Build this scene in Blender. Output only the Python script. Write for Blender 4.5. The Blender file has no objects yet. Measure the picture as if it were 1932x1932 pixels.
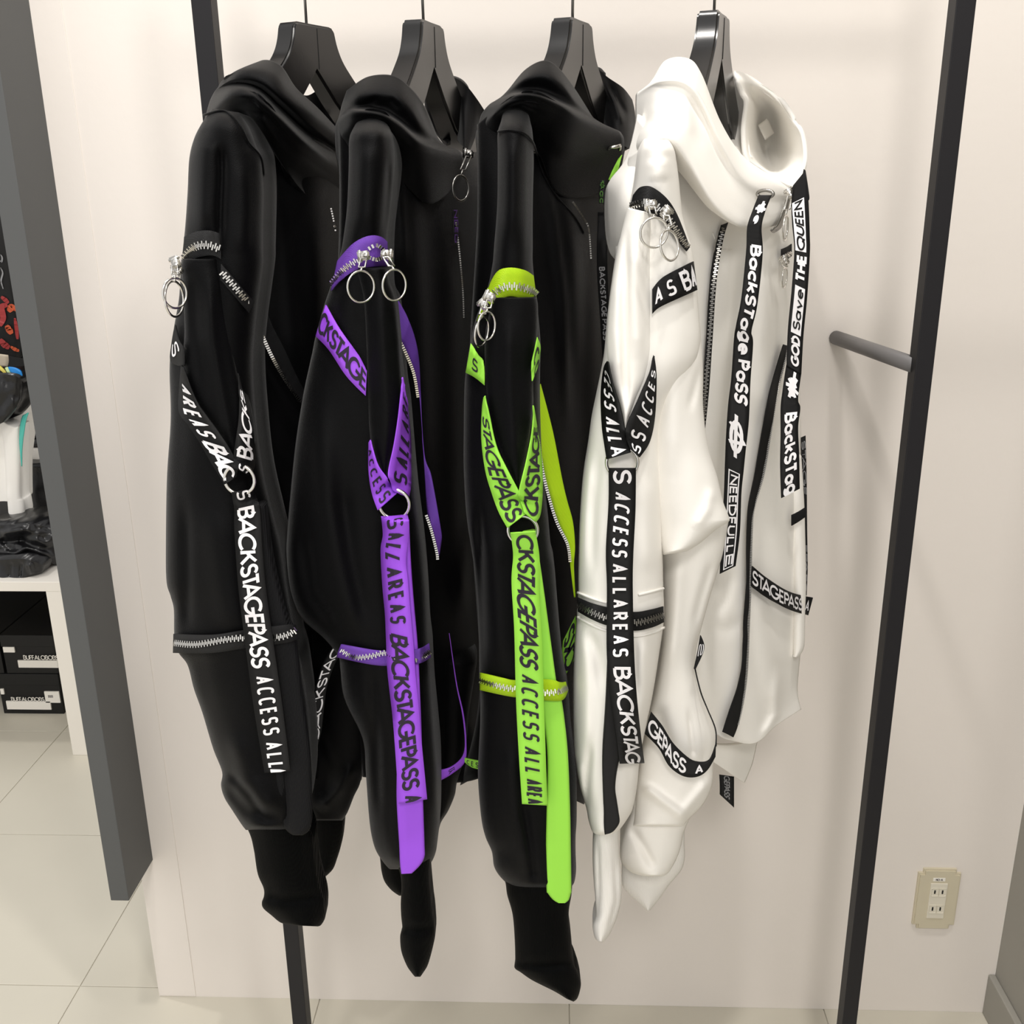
import bpy, bmesh, math, random
import numpy as np
from mathutils import Vector, Matrix, noise

# ------------------------------------------------------------------ camera, world, lights, exposure
S = bpy.context.scene
COL = S.collection
F = 1936.0
EYE = np.array([0.0, -1.47, 1.412])
RW = np.array([[9.99176552e-01, 6.13744811e-04, -4.05689758e-02],
               [3.87176100e-02, -3.13380090e-01, 9.48838166e-01],
               [-1.21311648e-02, -9.49627581e-01, -3.13145801e-01]])
cam = bpy.data.cameras.new('camera')
cam.sensor_width = 36.0
cam.lens = 36.0 * F / 1932.0
cam.clip_start = 0.02
camo = bpy.data.objects.new('camera', cam)
COL.objects.link(camo)
ax, ay, az = RW[:, 0], -RW[:, 1], -RW[:, 2]
camo.matrix_world = Matrix([[ax[0], ay[0], az[0], EYE[0]], [ax[1], ay[1], az[1], EYE[1]],
                            [ax[2], ay[2], az[2], EYE[2]], [0, 0, 0, 1]])
S.camera = camo

w = bpy.data.worlds.new('shop_air'); S.world = w
w.use_nodes = True
bg = w.node_tree.nodes['Background']
bg.inputs[0].default_value = (1.0, 0.982, 0.96, 1)
bg.inputs[1].default_value = 0.71


def spot(name, loc, aim, power, angle, radius, blend=0.6, col=(1.0, 0.962, 0.915)):
    l = bpy.data.lights.new(name, 'SPOT')
    l.energy = power; l.spot_size = math.radians(angle); l.spot_blend = blend
    l.shadow_soft_size = radius; l.color = col
    o = bpy.data.objects.new(name, l); COL.objects.link(o)
    o.location = loc
    o.rotation_euler = (Vector(aim) - Vector(loc)).to_track_quat('-Z', 'Y').to_euler()
    return o


spot('ceiling_or_fill_spot', (-0.45, -1.0, 3.35), (-0.40, -0.25, 0.6), 56, 110, 0.07)
spot('ceiling_or_fill_spot', (0.33, -1.0, 3.35), (0.33, -0.25, 0.6), 60, 110, 0.07)
spot('ceiling_or_fill_spot', (1.9, -0.5, 3.35), (-0.3, -0.2, 0.2), 70, 110, 0.08)
spot('ceiling_or_fill_spot', (0.0, -3.2, 3.3), (-0.2, -0.3, 0.8), 115, 75, 0.30)  # added soft fill from behind the camera, brightens the jackets' fronts
spot('ceiling_or_fill_spot', (1.4, -3.0, 3.3), (0.3, -0.3, 0.8), 110, 75, 0.30)  # second added front fill, from further right
spot('ceiling_or_fill_spot', (-2.1, 0.4, 3.35), (-1.7, 1.2, 0.0), 60, 110, 0.06)

S.view_settings.view_transform = 'Standard'
S.view_settings.look = 'None'
S.view_settings.gamma = 1.0
S.view_settings.use_curve_mapping = False
S.view_settings.exposure = 0.29
S.cycles.max_bounces = 8
S.cycles.use_denoising = True
random.seed(4)


# ------------------------------------------------------------------ helpers: pixels to points
def at(px, py, Y):
    """point on the photograph's ray through (px, py) at the world depth Y"""
    px = np.asarray(px, float); py = np.asarray(py, float); Y = np.asarray(Y, float)
    d = np.stack([(px - 966) / F, (py - 966) / F, np.ones_like(px)], -1) @ RW.T
    k = (Y - EYE[1]) / d[..., 1]
    return EYE + d * k[..., None]


def V1(px, py, Y):
    return Vector(at(px, py, Y).tolist())


def at_z(px, py, z=0.0):
    d = np.array([(px - 966) / F, (py - 966) / F, 1.0]) @ RW.T
    k = (z - EYE[2]) / d[2]
    return Vector((EYE + d * k).tolist())


def srgb(r, g, b):
    f = lambda c: (c / 255 / 12.92) if c / 255 < 0.04045 else ((c / 255 + 0.055) / 1.055) ** 2.4
    return (f(r), f(g), f(b), 1.0)


def cr(P, t):
    """Catmull-Rom through the rows of P at parameters t (row units)"""
    P = np.asarray(P, float); n = len(P)
    t = np.clip(np.asarray(t, float), 0, n - 1)
    i = np.minimum(t.astype(int), n - 2) if n > 1 else np.zeros(len(t), int)
    u = (t - i)
    if n == 1:
        return np.repeat(P, len(t), 0)
    u = u.reshape((-1,) + (1,) * (P.ndim - 1))
    p0 = P[np.maximum(i - 1, 0)]; p1 = P[i]; p2 = P[i + 1]; p3 = P[np.minimum(i + 2, n - 1)]
    return 0.5 * (2 * p1 + (p2 - p0) * u + (2 * p0 - 5 * p1 + 4 * p2 - p3) * u * u + (3 * p1 - p0 - 3 * p2 + p3) * u ** 3)


# ------------------------------------------------------------------ helpers: objects
def link(name, me, mat=None, parent=None, smooth=True):
    o = bpy.data.objects.new(name, me); COL.objects.link(o)
    if mat: me.materials.append(mat)
    if parent: o.parent = parent
    if smooth:
        for p in me.polygons: p.use_smooth = True
    return o


def mesh(name, verts, faces, mat=None, parent=None, smooth=True):
    me = bpy.data.meshes.new(name)
    me.from_pydata([tuple(v) for v in verts], [], [tuple(int(i) for i in f) for f in faces])
    me.update()
    return link(name, me, mat, parent, smooth)


def obm(name, bm, mat=None, parent=None, smooth=False):
    me = bpy.data.meshes.new(name)
    bmesh.ops.recalc_face_normals(bm, faces=bm.faces[:])
    bm.to_mesh(me); bm.free()
    return link(name, me, mat, parent, smooth)


def tag(o, label=None, cat=None, group=None, kind=None):
    if label: o['label'] = label
    if cat: o['category'] = cat
    if group: o['group'] = group
    if kind: o['kind'] = kind
    return o


def thing(name, label, cat, loc=(0, 0, 0), group=None):
    o = bpy.data.objects.new(name, None); COL.objects.link(o)
    o.empty_display_size = 0.05
    return tag(o, label, cat, group)


def box(bm, a, b, bev=0.0):
    a = Vector(a); b = Vector(b)
    r = bmesh.ops.create_cube(bm, size=1.0, matrix=Matrix.Translation((a + b) / 2) @ Matrix.Diagonal((*(b - a), 1)))
    if bev:
        es = list({e for v in r['verts'] for e in v.link_edges})
        bmesh.ops.bevel(bm, geom=es, offset=bev, segments=2, affect='EDGES', profile=0.5)


def tube(bm, pts, r, n=10, closed=False):
    pts = [Vector(p) for p in pts]; m = len(pts)
    rings = []; ref = None
    for i, p in enumerate(pts):
        a = pts[(i - 1) % m] if (closed or i) else p
        b = pts[(i + 1) % m] if (closed or i < m - 1) else p
        t = (b - a).normalized()
        if ref is None:
            ref = t.orthogonal().normalized()
        ref = (ref - t * ref.dot(t)).normalized()
        s = t.cross(ref)
        rr = r[i] if hasattr(r, '__len__') else r
        rings.append([bm.verts.new(p + (ref * math.cos(k * 2 * math.pi / n) + s * math.sin(k * 2 * math.pi / n)) * rr) for k in range(n)])
    for i in range(m if closed else m - 1):
        A, B = rings[i], rings[(i + 1) % m]
        if closed and i == m - 1:   # align the seam
            k0 = min(range(n), key=lambda k: (A[0].co - B[k].co).length)
            B = B[k0:] + B[:k0]
        for k in range(n):
            bm.faces.new((A[k], A[(k + 1) % n], B[(k + 1) % n], B[k]))
    if not closed:
        bm.faces.new(rings[0]); bm.faces.new(rings[-1])


# ------------------------------------------------------------------ materials
def mat(name, col, rough=0.6, metal=0.0, spec=0.5, sheen=0.0, bump=None, var=0.0, coat=0.0, sss=0.0, trans=0.0):
    """bump = (kind, scale, strength) ; kind noise | rib | weave"""
    m = bpy.data.materials.new(name); m.use_nodes = True
    nt = m.node_tree; b = nt.nodes['Principled BSDF']
    b.inputs['Base Color'].default_value = col
    b.inputs['Roughness'].default_value = rough
    b.inputs['Metallic'].default_value = metal
    b.inputs['Specular IOR Level'].default_value = spec
    b.inputs['Sheen Weight'].default_value = sheen
    b.inputs['Sheen Roughness'].default_value = 0.22
    b.inputs['Coat Weight'].default_value = coat
    if sss:
        b.inputs['Subsurface Weight'].default_value = sss
        b.inputs['Subsurface Scale'].default_value = 0.01
    tc = nt.nodes.new('ShaderNodeTexCoord')
    if var:
        n = nt.nodes.new('ShaderNodeTexNoise'); n.inputs['Scale'].default_value = 9
        n.inputs['Detail'].default_value = 5
        nt.links.new(tc.outputs['Object'], n.inputs['Vector'])
        mx = nt.nodes.new('ShaderNodeMix'); mx.data_type = 'RGBA'
        mx.inputs['A'].default_value = tuple(c * (1 - var) for c in col[:3]) + (1,)
        mx.inputs['B'].default_value = tuple(min(1, c * (1 + var)) for c in col[:3]) + (1,)
        nt.links.new(n.outputs['Fac'], mx.inputs['Factor'])
        nt.links.new(mx.outputs['Result'], b.inputs['Base Color'])
    if bump:
        kind, sc, st = bump
        bp = nt.nodes.new('ShaderNodeBump'); bp.inputs['Strength'].default_value = st
        bp.inputs['Distance'].default_value = 0.001
        if kind == 'noise':
            t = nt.nodes.new('ShaderNodeTexNoise'); t.inputs['Scale'].default_value = sc
            t.inputs['Detail'].default_value = 4
            out = t.outputs['Fac']
        else:
            t = nt.nodes.new('ShaderNodeTexWave'); t.inputs['Scale'].default_value = sc
            t.bands_direction = 'X' if kind == 'rib' else ('Z' if kind == 'cross' else 'DIAGONAL')
            t.inputs['Distortion'].default_value = 0.3
            out = t.outputs['Fac']
        nt.links.new(tc.outputs['Object'], t.inputs['Vector'])
        nt.links.new(out, bp.inputs['Height'])
        nt.links.new(bp.outputs['Normal'], b.inputs['Normal'])
    if trans:      # cloth that lets some light through
        tr = nt.nodes.new('ShaderNodeBsdfTranslucent'); tr.inputs['Color'].default_value = col
        ms = nt.nodes.new('ShaderNodeMixShader'); ms.inputs[0].default_value = trans
        out_ = nt.nodes['Material Output']
        nt.links.new(b.outputs[0], ms.inputs[1]); nt.links.new(tr.outputs[0], ms.inputs[2]); nt.links.new(ms.outputs[0], out_.inputs['Surface'])
    return m


M = {}
M['wall'] = mat('wall_paint', srgb(230, 223, 216), 0.75, bump=('noise', 90, 0.22), var=0.012)
M['greywall'] = mat('grey_wall_paint', srgb(150, 147, 139), 0.7, bump=('noise', 90, 0.12), var=0.02)
M['whitewood'] = mat('white_laminate', srgb(236, 231, 222), 0.45)
M['fin'] = mat('grey_metal_paint', srgb(86, 87, 87), 0.55, spec=0.3, bump=('noise', 900, 0.1), var=0.03)
M['rack'] = mat('black_powder_coat', srgb(27, 26, 29), 0.5, spec=0.3, bump=('noise', 1500, 0.08))
M['tubegrey'] = mat('grey_tube_paint', srgb(104, 102, 102), 0.5)
M['hanger'] = mat('black_gloss_plastic', srgb(20, 19, 19), 0.24, spec=0.6, bump=('noise', 500, 0.03))
M['black'] = mat('black_scuba_knit', (0.0026, 0.0026, 0.003, 1), 0.5, spec=0.09, sheen=0.12, bump=('noise', 1300, 0.5))
M['blackrib'] = mat('black_rib_knit', (0.0016, 0.0018, 0.0019, 1), 0.6, spec=0.06, sheen=0.0, bump=('rib', 260, 0.6))
M['white'] = mat('white_scuba_knit', srgb(248, 245, 239), 0.95, spec=0.03, sheen=0.0, bump=('noise', 900, 0.12))
M['whiterib'] = mat('white_rib_knit', srgb(240, 237, 232), 0.95, spec=0.04, bump=('rib', 230, 0.3))
M['stripe'] = mat('charcoal_rib_stripe', (0.013, 0.013, 0.014, 1), 0.7, spec=0.1, bump=('rib', 260, 0.6))
M['tapeblack'] = mat('black_grosgrain', (0.004, 0.004, 0.0045, 1), 0.5, spec=0.25, bump=('cross', 560, 0.5))
M['tapepurple'] = mat('purple_grosgrain', srgb(160, 82, 232), 0.5, spec=0.35, bump=('cross', 560, 0.35))
M['tapelime'] = mat('lime_grosgrain', srgb(158, 230, 74), 0.5, spec=0.35, bump=('cross', 560, 0.35))
M['zipblack'] = mat('black_zipper_weave', (0.010, 0.010, 0.011, 1), 0.6, spec=0.3, bump=('diag', 480, 0.8))
M['zippurple'] = mat('violet_zipper_weave', srgb(122, 74, 190), 0.6, spec=0.3, bump=('diag', 480, 0.8))
M['ziplime'] = mat('yellow_lime_zipper_weave', srgb(190, 232, 28), 0.6, spec=0.3, bump=('diag', 480, 0.8))
M['metal'] = mat('polished_nickel', (0.80, 0.78, 0.74, 1), 0.18, metal=1.0)
M['gunmetal'] = mat('dark_nickel', (0.32, 0.31, 0.29, 1), 0.3, metal=1.0)
M['inkwhite'] = mat('white_print', srgb(240, 238, 240), 0.5, spec=0.2)
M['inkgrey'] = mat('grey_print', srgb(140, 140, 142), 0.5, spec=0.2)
M['inkdark'] = mat('dark_print', srgb(46, 40, 52), 0.55, spec=0.2)
M['inkgreen'] = mat('dim_green_print', srgb(70, 110, 50), 0.55, spec=0.2)
M['inkviolet'] = mat('dim_violet_print', srgb(86, 52, 120), 0.55, spec=0.2)
M['plate'] = mat('aged_ivory_plastic', srgb(205, 196, 172), 0.45, var=0.03)
M['socket'] = mat('ivory_plastic', srgb(222, 216, 200), 0.4)
M['slot'] = mat('dark_slot', (0.004, 0.004, 0.004, 1), 0.8)
M['tile'] = mat('pale_floor_tile', srgb(203, 198, 184), 0.4, spec=0.4, bump=('noise', 14, 0.1), var=0.025)
M['grout'] = mat('grout', srgb(192, 187, 174), 0.8)
M['box'] = mat('black_card', (0.008, 0.008, 0.008, 1), 0.5, spec=0.3)
M['leather'] = mat('black_leather', (0.006, 0.006, 0.007, 1), 0.28, spec=0.5, bump=('noise', 120, 0.5))
M['paper'] = mat('white_sticker', srgb(236, 232, 224), 0.6)
M['red'] = mat('red_print', srgb(150, 40, 40), 0.6)
M['orange'] = mat('orange_print', srgb(190, 80, 40), 0.6)
M['bluep'] = mat('blue_plastic', srgb(30, 135, 215), 0.4)
M['yellowp'] = mat('yellow_plastic', srgb(222, 205, 96), 0.4)
M['greenp'] = mat('pale_green_plastic', srgb(190, 215, 160), 0.4)
M['teal'] = mat('teal_piping', srgb(84, 190, 176), 0.55)
M['beige'] = mat('beige_card', srgb(190, 178, 158), 0.7)


# ------------------------------------------------------------------ cloth: lofted volumes and shells
def grid(rows, nu, nv):
    """rows of (px, py, dy) control points -> dense (nv, nu, 3)"""
    G = np.array([[(p[0], p[1], p[2] if len(p) > 2 else 0.0) for p in r] for r in rows], float)
    n, m, _ = G.shape
    A = cr(G, np.linspace(0, n - 1, nv))
    B = cr(np.transpose(A, (1, 0, 2)), np.linspace(0, m - 1, nu))
    return np.transpose(B, (1, 0, 2))


def fold_height(px, py, folds):
    h = np.zeros_like(px)
    for pts, wd, amp in folds:
        best = np.full_like(px, 1e9)
        endf = np.ones_like(px)
        n = len(pts) - 1
        for i in range(n):
            (x0, y0), (x1, y1) = pts[i][:2], pts[i + 1][:2]
            dx, dy = x1 - x0, y1 - y0
            t = np.clip(((px - x0) * dx + (py - y0) * dy) / (dx * dx + dy * dy + 1e-9), 0, 1)
            d = np.hypot(px - x0 - t * dx, py - y0 - t * dy)
            g = (i + t) / n
            f = np.minimum(1, np.minimum(g, 1 - g) * 5 + 0.15)
            better = d < best
            best = np.where(better, d, best); endf = np.where(better, f, endf)
        h += amp * endf * np.exp(-(best / wd) ** 2)
    return h


def wrinkle(P, amp, seed, fx=16.0, fz=4.5):
    if not amp: return 0.0
    flat = P.reshape(-1, 3)
    out = np.empty(len(flat))
    for i, (x, y, z) in enumerate(flat):
        out[i] = noise.noise((x * fx, seed, z * fz)) + 0.5 * noise.noise((x * fx * 2.3, seed + 7, z * fz * 2))
    return amp * out.reshape(P.shape[:2])


def rows_lr(L, n=5):
    """(y, xl, xr[, y_right]) -> rows of n points"""
    out = []
    for r in L:
        y, xl, xr = r[:3]; yr = r[3] if len(r) > 3 else y
        out.append([(xl + (xr - xl) * k / (n - 1), y + (yr - y) * k / (n - 1), 0.0) for k in range(n)])
    return out


def volume(name, rows, Y0, bulge, T, mt, parent, nu=40, nv=120, folds=(), wr=0.003, seed=1.0,
           cap0=0.0, cap1=0.0, slope=0.0, top=None, shape=2.4, fx=16.0, fz=4.5):
    """closed soft body: the front follows the rows, the back bulges away by T"""
    G = grid(rows, nu, nv)
    px, py, dy = G[..., 0], G[..., 1], G[..., 2]
    u = np.linspace(0, 1, nu)[None, :]; v = np.linspace(0, 1, nv)[:, None]
    s = (1 - np.abs(2 * u - 1) ** shape) ** 0.6
    e = np.ones_like(v)
    if cap0: e = e * np.sqrt(np.clip(1 - np.clip((cap0 - v) / cap0, 0, 1) ** 2, 0, 1))
    if cap1: e = e * np.sqrt(np.clip(1 - np.clip((v - 1 + cap1) / cap1, 0, 1) ** 2, 0, 1))
    se = s * e
    Yc = Y0 + dy + slope * v
    if top: Yc = Yc + top[1] * (1 - np.clip(v / top[0], 0, 1)) ** 2
    Yf = Yc - bulge * se
    P0 = at(px, py, Yf)
    Yf = Yf - (fold_height(px, py, folds) + wrinkle(P0, wr, seed, fx, fz)) * np.minimum(1, se * 1.6)
    Pf = at(px, py, Yf)
    Pb = Pf.copy(); Pb[..., 1] = Yc + T * se
    verts = np.concatenate([Pf.reshape(-1, 3), Pb.reshape(-1, 3)])
    N = nu * nv; faces = []
    for j in range(nv - 1):
        for i in range(nu - 1):
            a = j * nu + i
            faces.append((a, a + nu, a + nu + 1, a + 1))
            faces.append((N + a, N + a + 1, N + a + nu + 1, N + a + nu))
    for j in range(nv - 1):
        for i, fl in ((0, False), (nu - 1, True)):
            a = j * nu + i
            q = (a, N + a, N + a + nu, a + nu)
            faces.append(q[::-1] if fl else q)
    for i in range(nu - 1):
        a = i; faces.append((a, a + 1, N + a + 1, N + a))
        a = (nv - 1) * nu + i; faces.append((a, N + a, N + a + 1, a + 1))
    o = mesh(name, verts, faces, mt, parent)
    bm = bmesh.new(); bm.from_mesh(o.data)
    bmesh.ops.remove_doubles(bm, verts=bm.verts[:], dist=1e-5)
    bm.to_mesh(o.data); bm.free()
    for p in o.data.polygons: p.use_smooth = True
    return o, (px.ravel(), py.ravel(), Yf.ravel())


def shell_grids(name, patches, mt, parent, th=0.004, nu=40, nv=40, wr=0.002, seed=2.0, folds=(), rest=None):
    r = shell(name, patches[:1], mt, parent, th, nu, nv, wr, seed, folds)
    for k, p in enumerate(patches[1:]):
        shell(rest or name + '_lining', [p], mt, parent, th, nu, nv, wr, seed + k + 1, folds)
    return r


def shell(name, patches, mt, parent, th, nu, nv, wr, seed, folds):
    """a thick cloth patch; patch rows hold (px, py, Y)"""
    verts = []; faces = []; S_ = [[], [], []]
    for k, rows in enumerate(patches):
        G = grid(rows, nu, nv)
        px, py, Y = G[..., 0], G[..., 1], G[..., 2]
        P = at(px, py, Y)
        Y = Y - fold_height(px, py, folds) - wrinkle(P, wr, seed + k, 14, 14)
        P = at(px, py, Y)
        S_[0].append(px.ravel()); S_[1].append(py.ravel()); S_[2].append(Y.ravel())
        du = np.gradient(P, axis=1); dv = np.gradient(P, axis=0)
        n = np.cross(du, dv); n /= np.linalg.norm(n, axis=-1, keepdims=True) + 1e-12
        view = P - EYE
        if (n * view).sum() < 0: n = -n      # n points away from the viewer's side
        off = len(verts)
        verts += P.reshape(-1, 3).tolist(); N = nu * nv
        verts += (P + n * th).reshape(-1, 3).tolist()
        for j in range(nv - 1):
            for i in range(nu - 1):
                a = off + j * nu + i
                faces.append((a, a + nu, a + nu + 1, a + 1))
                faces.append((N + a, N + a + 1, N + a + nu + 1, N + a + nu))
        for j in range(nv - 1):
            for i in (0, nu - 1):
                a = off + j * nu + i; faces.append((a, N + a, N + a + nu, a + nu))
        for i in range(nu - 1):
            for j in (0, nv - 1):
                a = off + j * nu + i; faces.append((a, a + 1, N + a + 1, N + a))
    o = mesh(name, verts, faces, mt, parent)
    bm = bmesh.new(); bm.from_mesh(o.data)
    bmesh.ops.recalc_face_normals(bm, faces=bm.faces[:])
    bm.to_mesh(o.data); bm.free()
    for p in o.data.polygons: p.use_smooth = True
    return o, tuple(np.concatenate(a) for a in S_)


def join_surf(*ss):
    return tuple(np.concatenate([s[i] for s in ss]) for i in range(3))


def depth(surf, px, py, rad=9.0):
    """frontmost depth of a built surface near the pixels"""
    sx, sy, sY = surf
    out = np.empty(px.shape)
    for idx in np.ndindex(px.shape):
        d = np.hypot(sx - px[idx], sy - py[idx])
        m = d < rad
        out[idx] = sY[m].min() if m.any() else sY[d.argmin()]
    return out


# ------------------------------------------------------------------ lettering: stroke glyphs
def arc(cx, cy, rx, ry, a0, a1, n=12, p=1.0):
    o = []
    for k in range(n + 1):
        a = math.radians(a0 + (a1 - a0) * k / n)
        c, s = math.cos(a), math.sin(a)
        o.append((cx + rx * math.copysign(abs(c) ** p, c), cy + ry * math.copysign(abs(s) ** p, s)))
    return o


def glyphs(p):
    g = {}
    g['A'] = (.86, [[(0, 0), (.43, 1), (.86, 0)], [(.17, .32), (.69, .32)]])
    g['B'] = (.56, [[(0, 0), (0, 1), (.26, 1)] + arc(.26, .765, .24, .235, 90, -90, 8, p) + [(0, .53)],
                    [(.2, .53)] + arc(.29, .265, .27, .265, 90, -90, 8, p) + [(0, 0)]])
    g['C'] = (.84, [arc(.5, .5, .5, .5, 45, 315, 18, p)])
    g['D'] = (.72, [[(0, 0), (0, 1), (.25, 1)] + arc(.25, .5, .47, .5, 90, -90, 12, p) + [(0, 0)]])
    g['E'] = (.46, [[(.46, 1), (0, 1), (0, 0), (.46, 0)], [(0, .52), (.42, .52)]])
    g['F'] = (.44, [[(.44, 1), (0, 1), (0, 0)], [(0, .5), (.4, .5)]])
    g['G'] = (.95, [arc(.5, .5, .5, .5, 45, 345, 18, p) + [(.98, .46), (.58, .46)]])
    g['H'] = (.6, [[(0, 0), (0, 1)], [(.6, 0), (.6, 1)], [(0, .52), (.6, .52)]])
    g['K'] = (.62, [[(0, 0), (0, 1)], [(.58, 1), (.06, .46)], [(.2, .6), (.62, 0)]])
    g['L'] = (.42, [[(0, 1), (0, 0), (.42, 0)]])
    g['N'] = (.64, [[(0, 0), (0, 1), (.64, 0), (.64, 1)]])
    g['O'] = (.96, [arc(.48, .5, .48, .5, 90, 450, 24, p)])
    g['P'] = (.52, [[(0, 0), (0, 1), (.26, 1)] + arc(.26, .74, .26, .26, 90, -90, 8, p) + [(0, .48)]])
    g['Q'] = (.96, [arc(.48, .5, .48, .5, 90, 450, 24, p), [(.6, .25), (.95, -.08)]])
    g['R'] = (.54, [[(0, 0), (0, 1), (.26, 1)] + arc(.26, .74, .26, .26, 90, -90, 8, p) + [(0, .48)], [(.24, .48), (.54, 0)]])
    g['S'] = (.52, [arc(.26, .75, .25, .25, 25, 270, 12, p) + arc(.26, .25, .27, .25, 90, -155, 12, p)[1:]])
    g['T'] = (.56, [[(0, 1), (.56, 1)], [(.28, 1), (.28, 0)]])
    g['U'] = (.64, [[(0, 1), (0, .32)] + arc(.32, .32, .32, .32, 180, 360, 10, p) + [(.64, 1)]])
    g['V'] = (.72, [[(0, 1), (.36, 0), (.72, 1)]])
    g['I'] = (.02, [[(0, 0), (0, 1)]])
    g['-'] = (.3, [[(0, .45), (.3, .45)]])
    g['a'] = (.6, [arc(.28, .32, .28, .32, 0, 360, 16, p), [(.58, .66), (.58, 0)]])
    g['c'] = (.5, [arc(.3, .33, .3, .33, 50, 310, 12, p)])
    g['k'] = (.5, [[(0, 0), (0, 1.05)], [(.46, .68), (.04, .3)], [(.14, .4), (.5, 0)]])
    g['e'] = (.58, [[(.02, .34), (.56, .34)] + arc(.29, .34, .28, .33, 0, 310, 14, p)])
    g['g'] = (.66, [arc(.3, .45, .3, .34, 0, 360, 16, p), [(.6, .8), (.6, .05)] + arc(.32, .05, .28, .22, 0, -150, 8, p)])
    g['s'] = (.42, [arc(.22, .5, .2, .17, 25, 270, 8, p) + arc(.22, .16, .21, .17, 90, -155, 8, p)[1:]])
    g['d'] = (.6, [arc(.3, .32, .3, .32, 0, 360, 16, p), [(.6, 1), (.6, 0)]])
    g['v'] = (.56, [[(0, .68), (.28, 0), (.56, .68)]])
    g['@'] = (.95, [arc(.48, .48, .4, .44, 70, 440, 22), [(.2, -.12), (.5, 1.25), (.72, -.1)], [(-.1, .34), (1.05, .52)]])
    g['*'] = (1.0, [[(.5 + .12 * math.cos(a), .5 + .12 * math.sin(a)), (.5 + r * math.cos(a + .2), .5 + r * math.sin(a + .2))]
                    for a, r in [(k * .57, .42 + .13 * (k % 3)) for k in range(11)]] + [arc(.5, .5, .14, .14, 0, 360, 10)])
    return g


WIDE = glyphs(1.0)
BLOCK = glyphs(0.72)
NARROW_W = {'A': .52, 'C': .46, 'E': .38, 'S': .46, 'L': .36, 'R': .46, 'B': .46}


KERN = {'TA': .26, 'ST': .10, 'PA': .20, 'AC': .12, 'AG': .12, 'BA': .08, 'AS': .06, 'RE': .0}


def text_strokes(text, style):
    """-> list of polylines (x, y) and the total width"""
    x = 0.0; out = []; prev = ''
    for ch in text:
        if style == 'wide': x -= KERN.get(prev + ch, 0)
        prev = ch
        if ch == ' ':
            x += .34 if style == 'wide' else .55; continue
        G = BLOCK if style == 'narrow' else WIDE
        wd, st = G[ch]
        k = 1.0
        if style == 'narrow':
            nw = NARROW_W.get(ch, wd * .7); k = nw / wd; wd = nw
        for s in st:
            out.append([(x + a * k, b) for a, b in s])
        x += wd + {'wide': .17, 'narrow': .58, 'mixed': .22}[style]
    x -= {'wide': .17, 'narrow': .58, 'mixed': .22}[style]
    return out, x


def stroke_quads(pl, wd):
    """polyline in metric space -> (verts, quads) of a flat stroke, split finely so that it can bend"""
    pts = [np.array(pl[0], float)]
    step = wd * 1.2
    for a, b in zip(pl[:-1], pl[1:]):
        a = np.array(a, float); b = np.array(b, float)
        n = max(1, int(np.linalg.norm(b - a) / step))
        for k in range(1, n + 1): pts.append(a + (b - a) * k / n)
    m = len(pts); vs = []; qs = []
    closed = np.linalg.norm(pts[0] - pts[-1]) < 1e-6
    for i in range(m):
        if i == 0:
            t0 = t1 = pts[1] - pts[0]
            if closed: t0 = pts[-1] - pts[-2]
        elif i == m - 1:
            t0 = t1 = pts[-1] - pts[-2]
            if closed: t1 = pts[1] - pts[0]
        else: t0, t1 = pts[i] - pts[i - 1], pts[i + 1] - pts[i]
        t0 = t0 / (np.linalg.norm(t0) + 1e-9); t1 = t1 / (np.linalg.norm(t1) + 1e-9)
        n0 = np.array([-t0[1], t0[0]]); n1 = np.array([-t1[1], t1[0]])
        n = n0 + n1; l = np.linalg.norm(n)
        n = n0 if l < 1e-6 else n / l
        k = min(1.9, 1 / max(.3, float(n @ n0)))
        vs += [pts[i] + n * wd / 2 * k, pts[i] - n * wd / 2 * k]
    for i in range(m - 1): qs.append((2 * i, 2 * i + 1, 2 * i + 3, 2 * i + 2))
    return vs, qs


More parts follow.
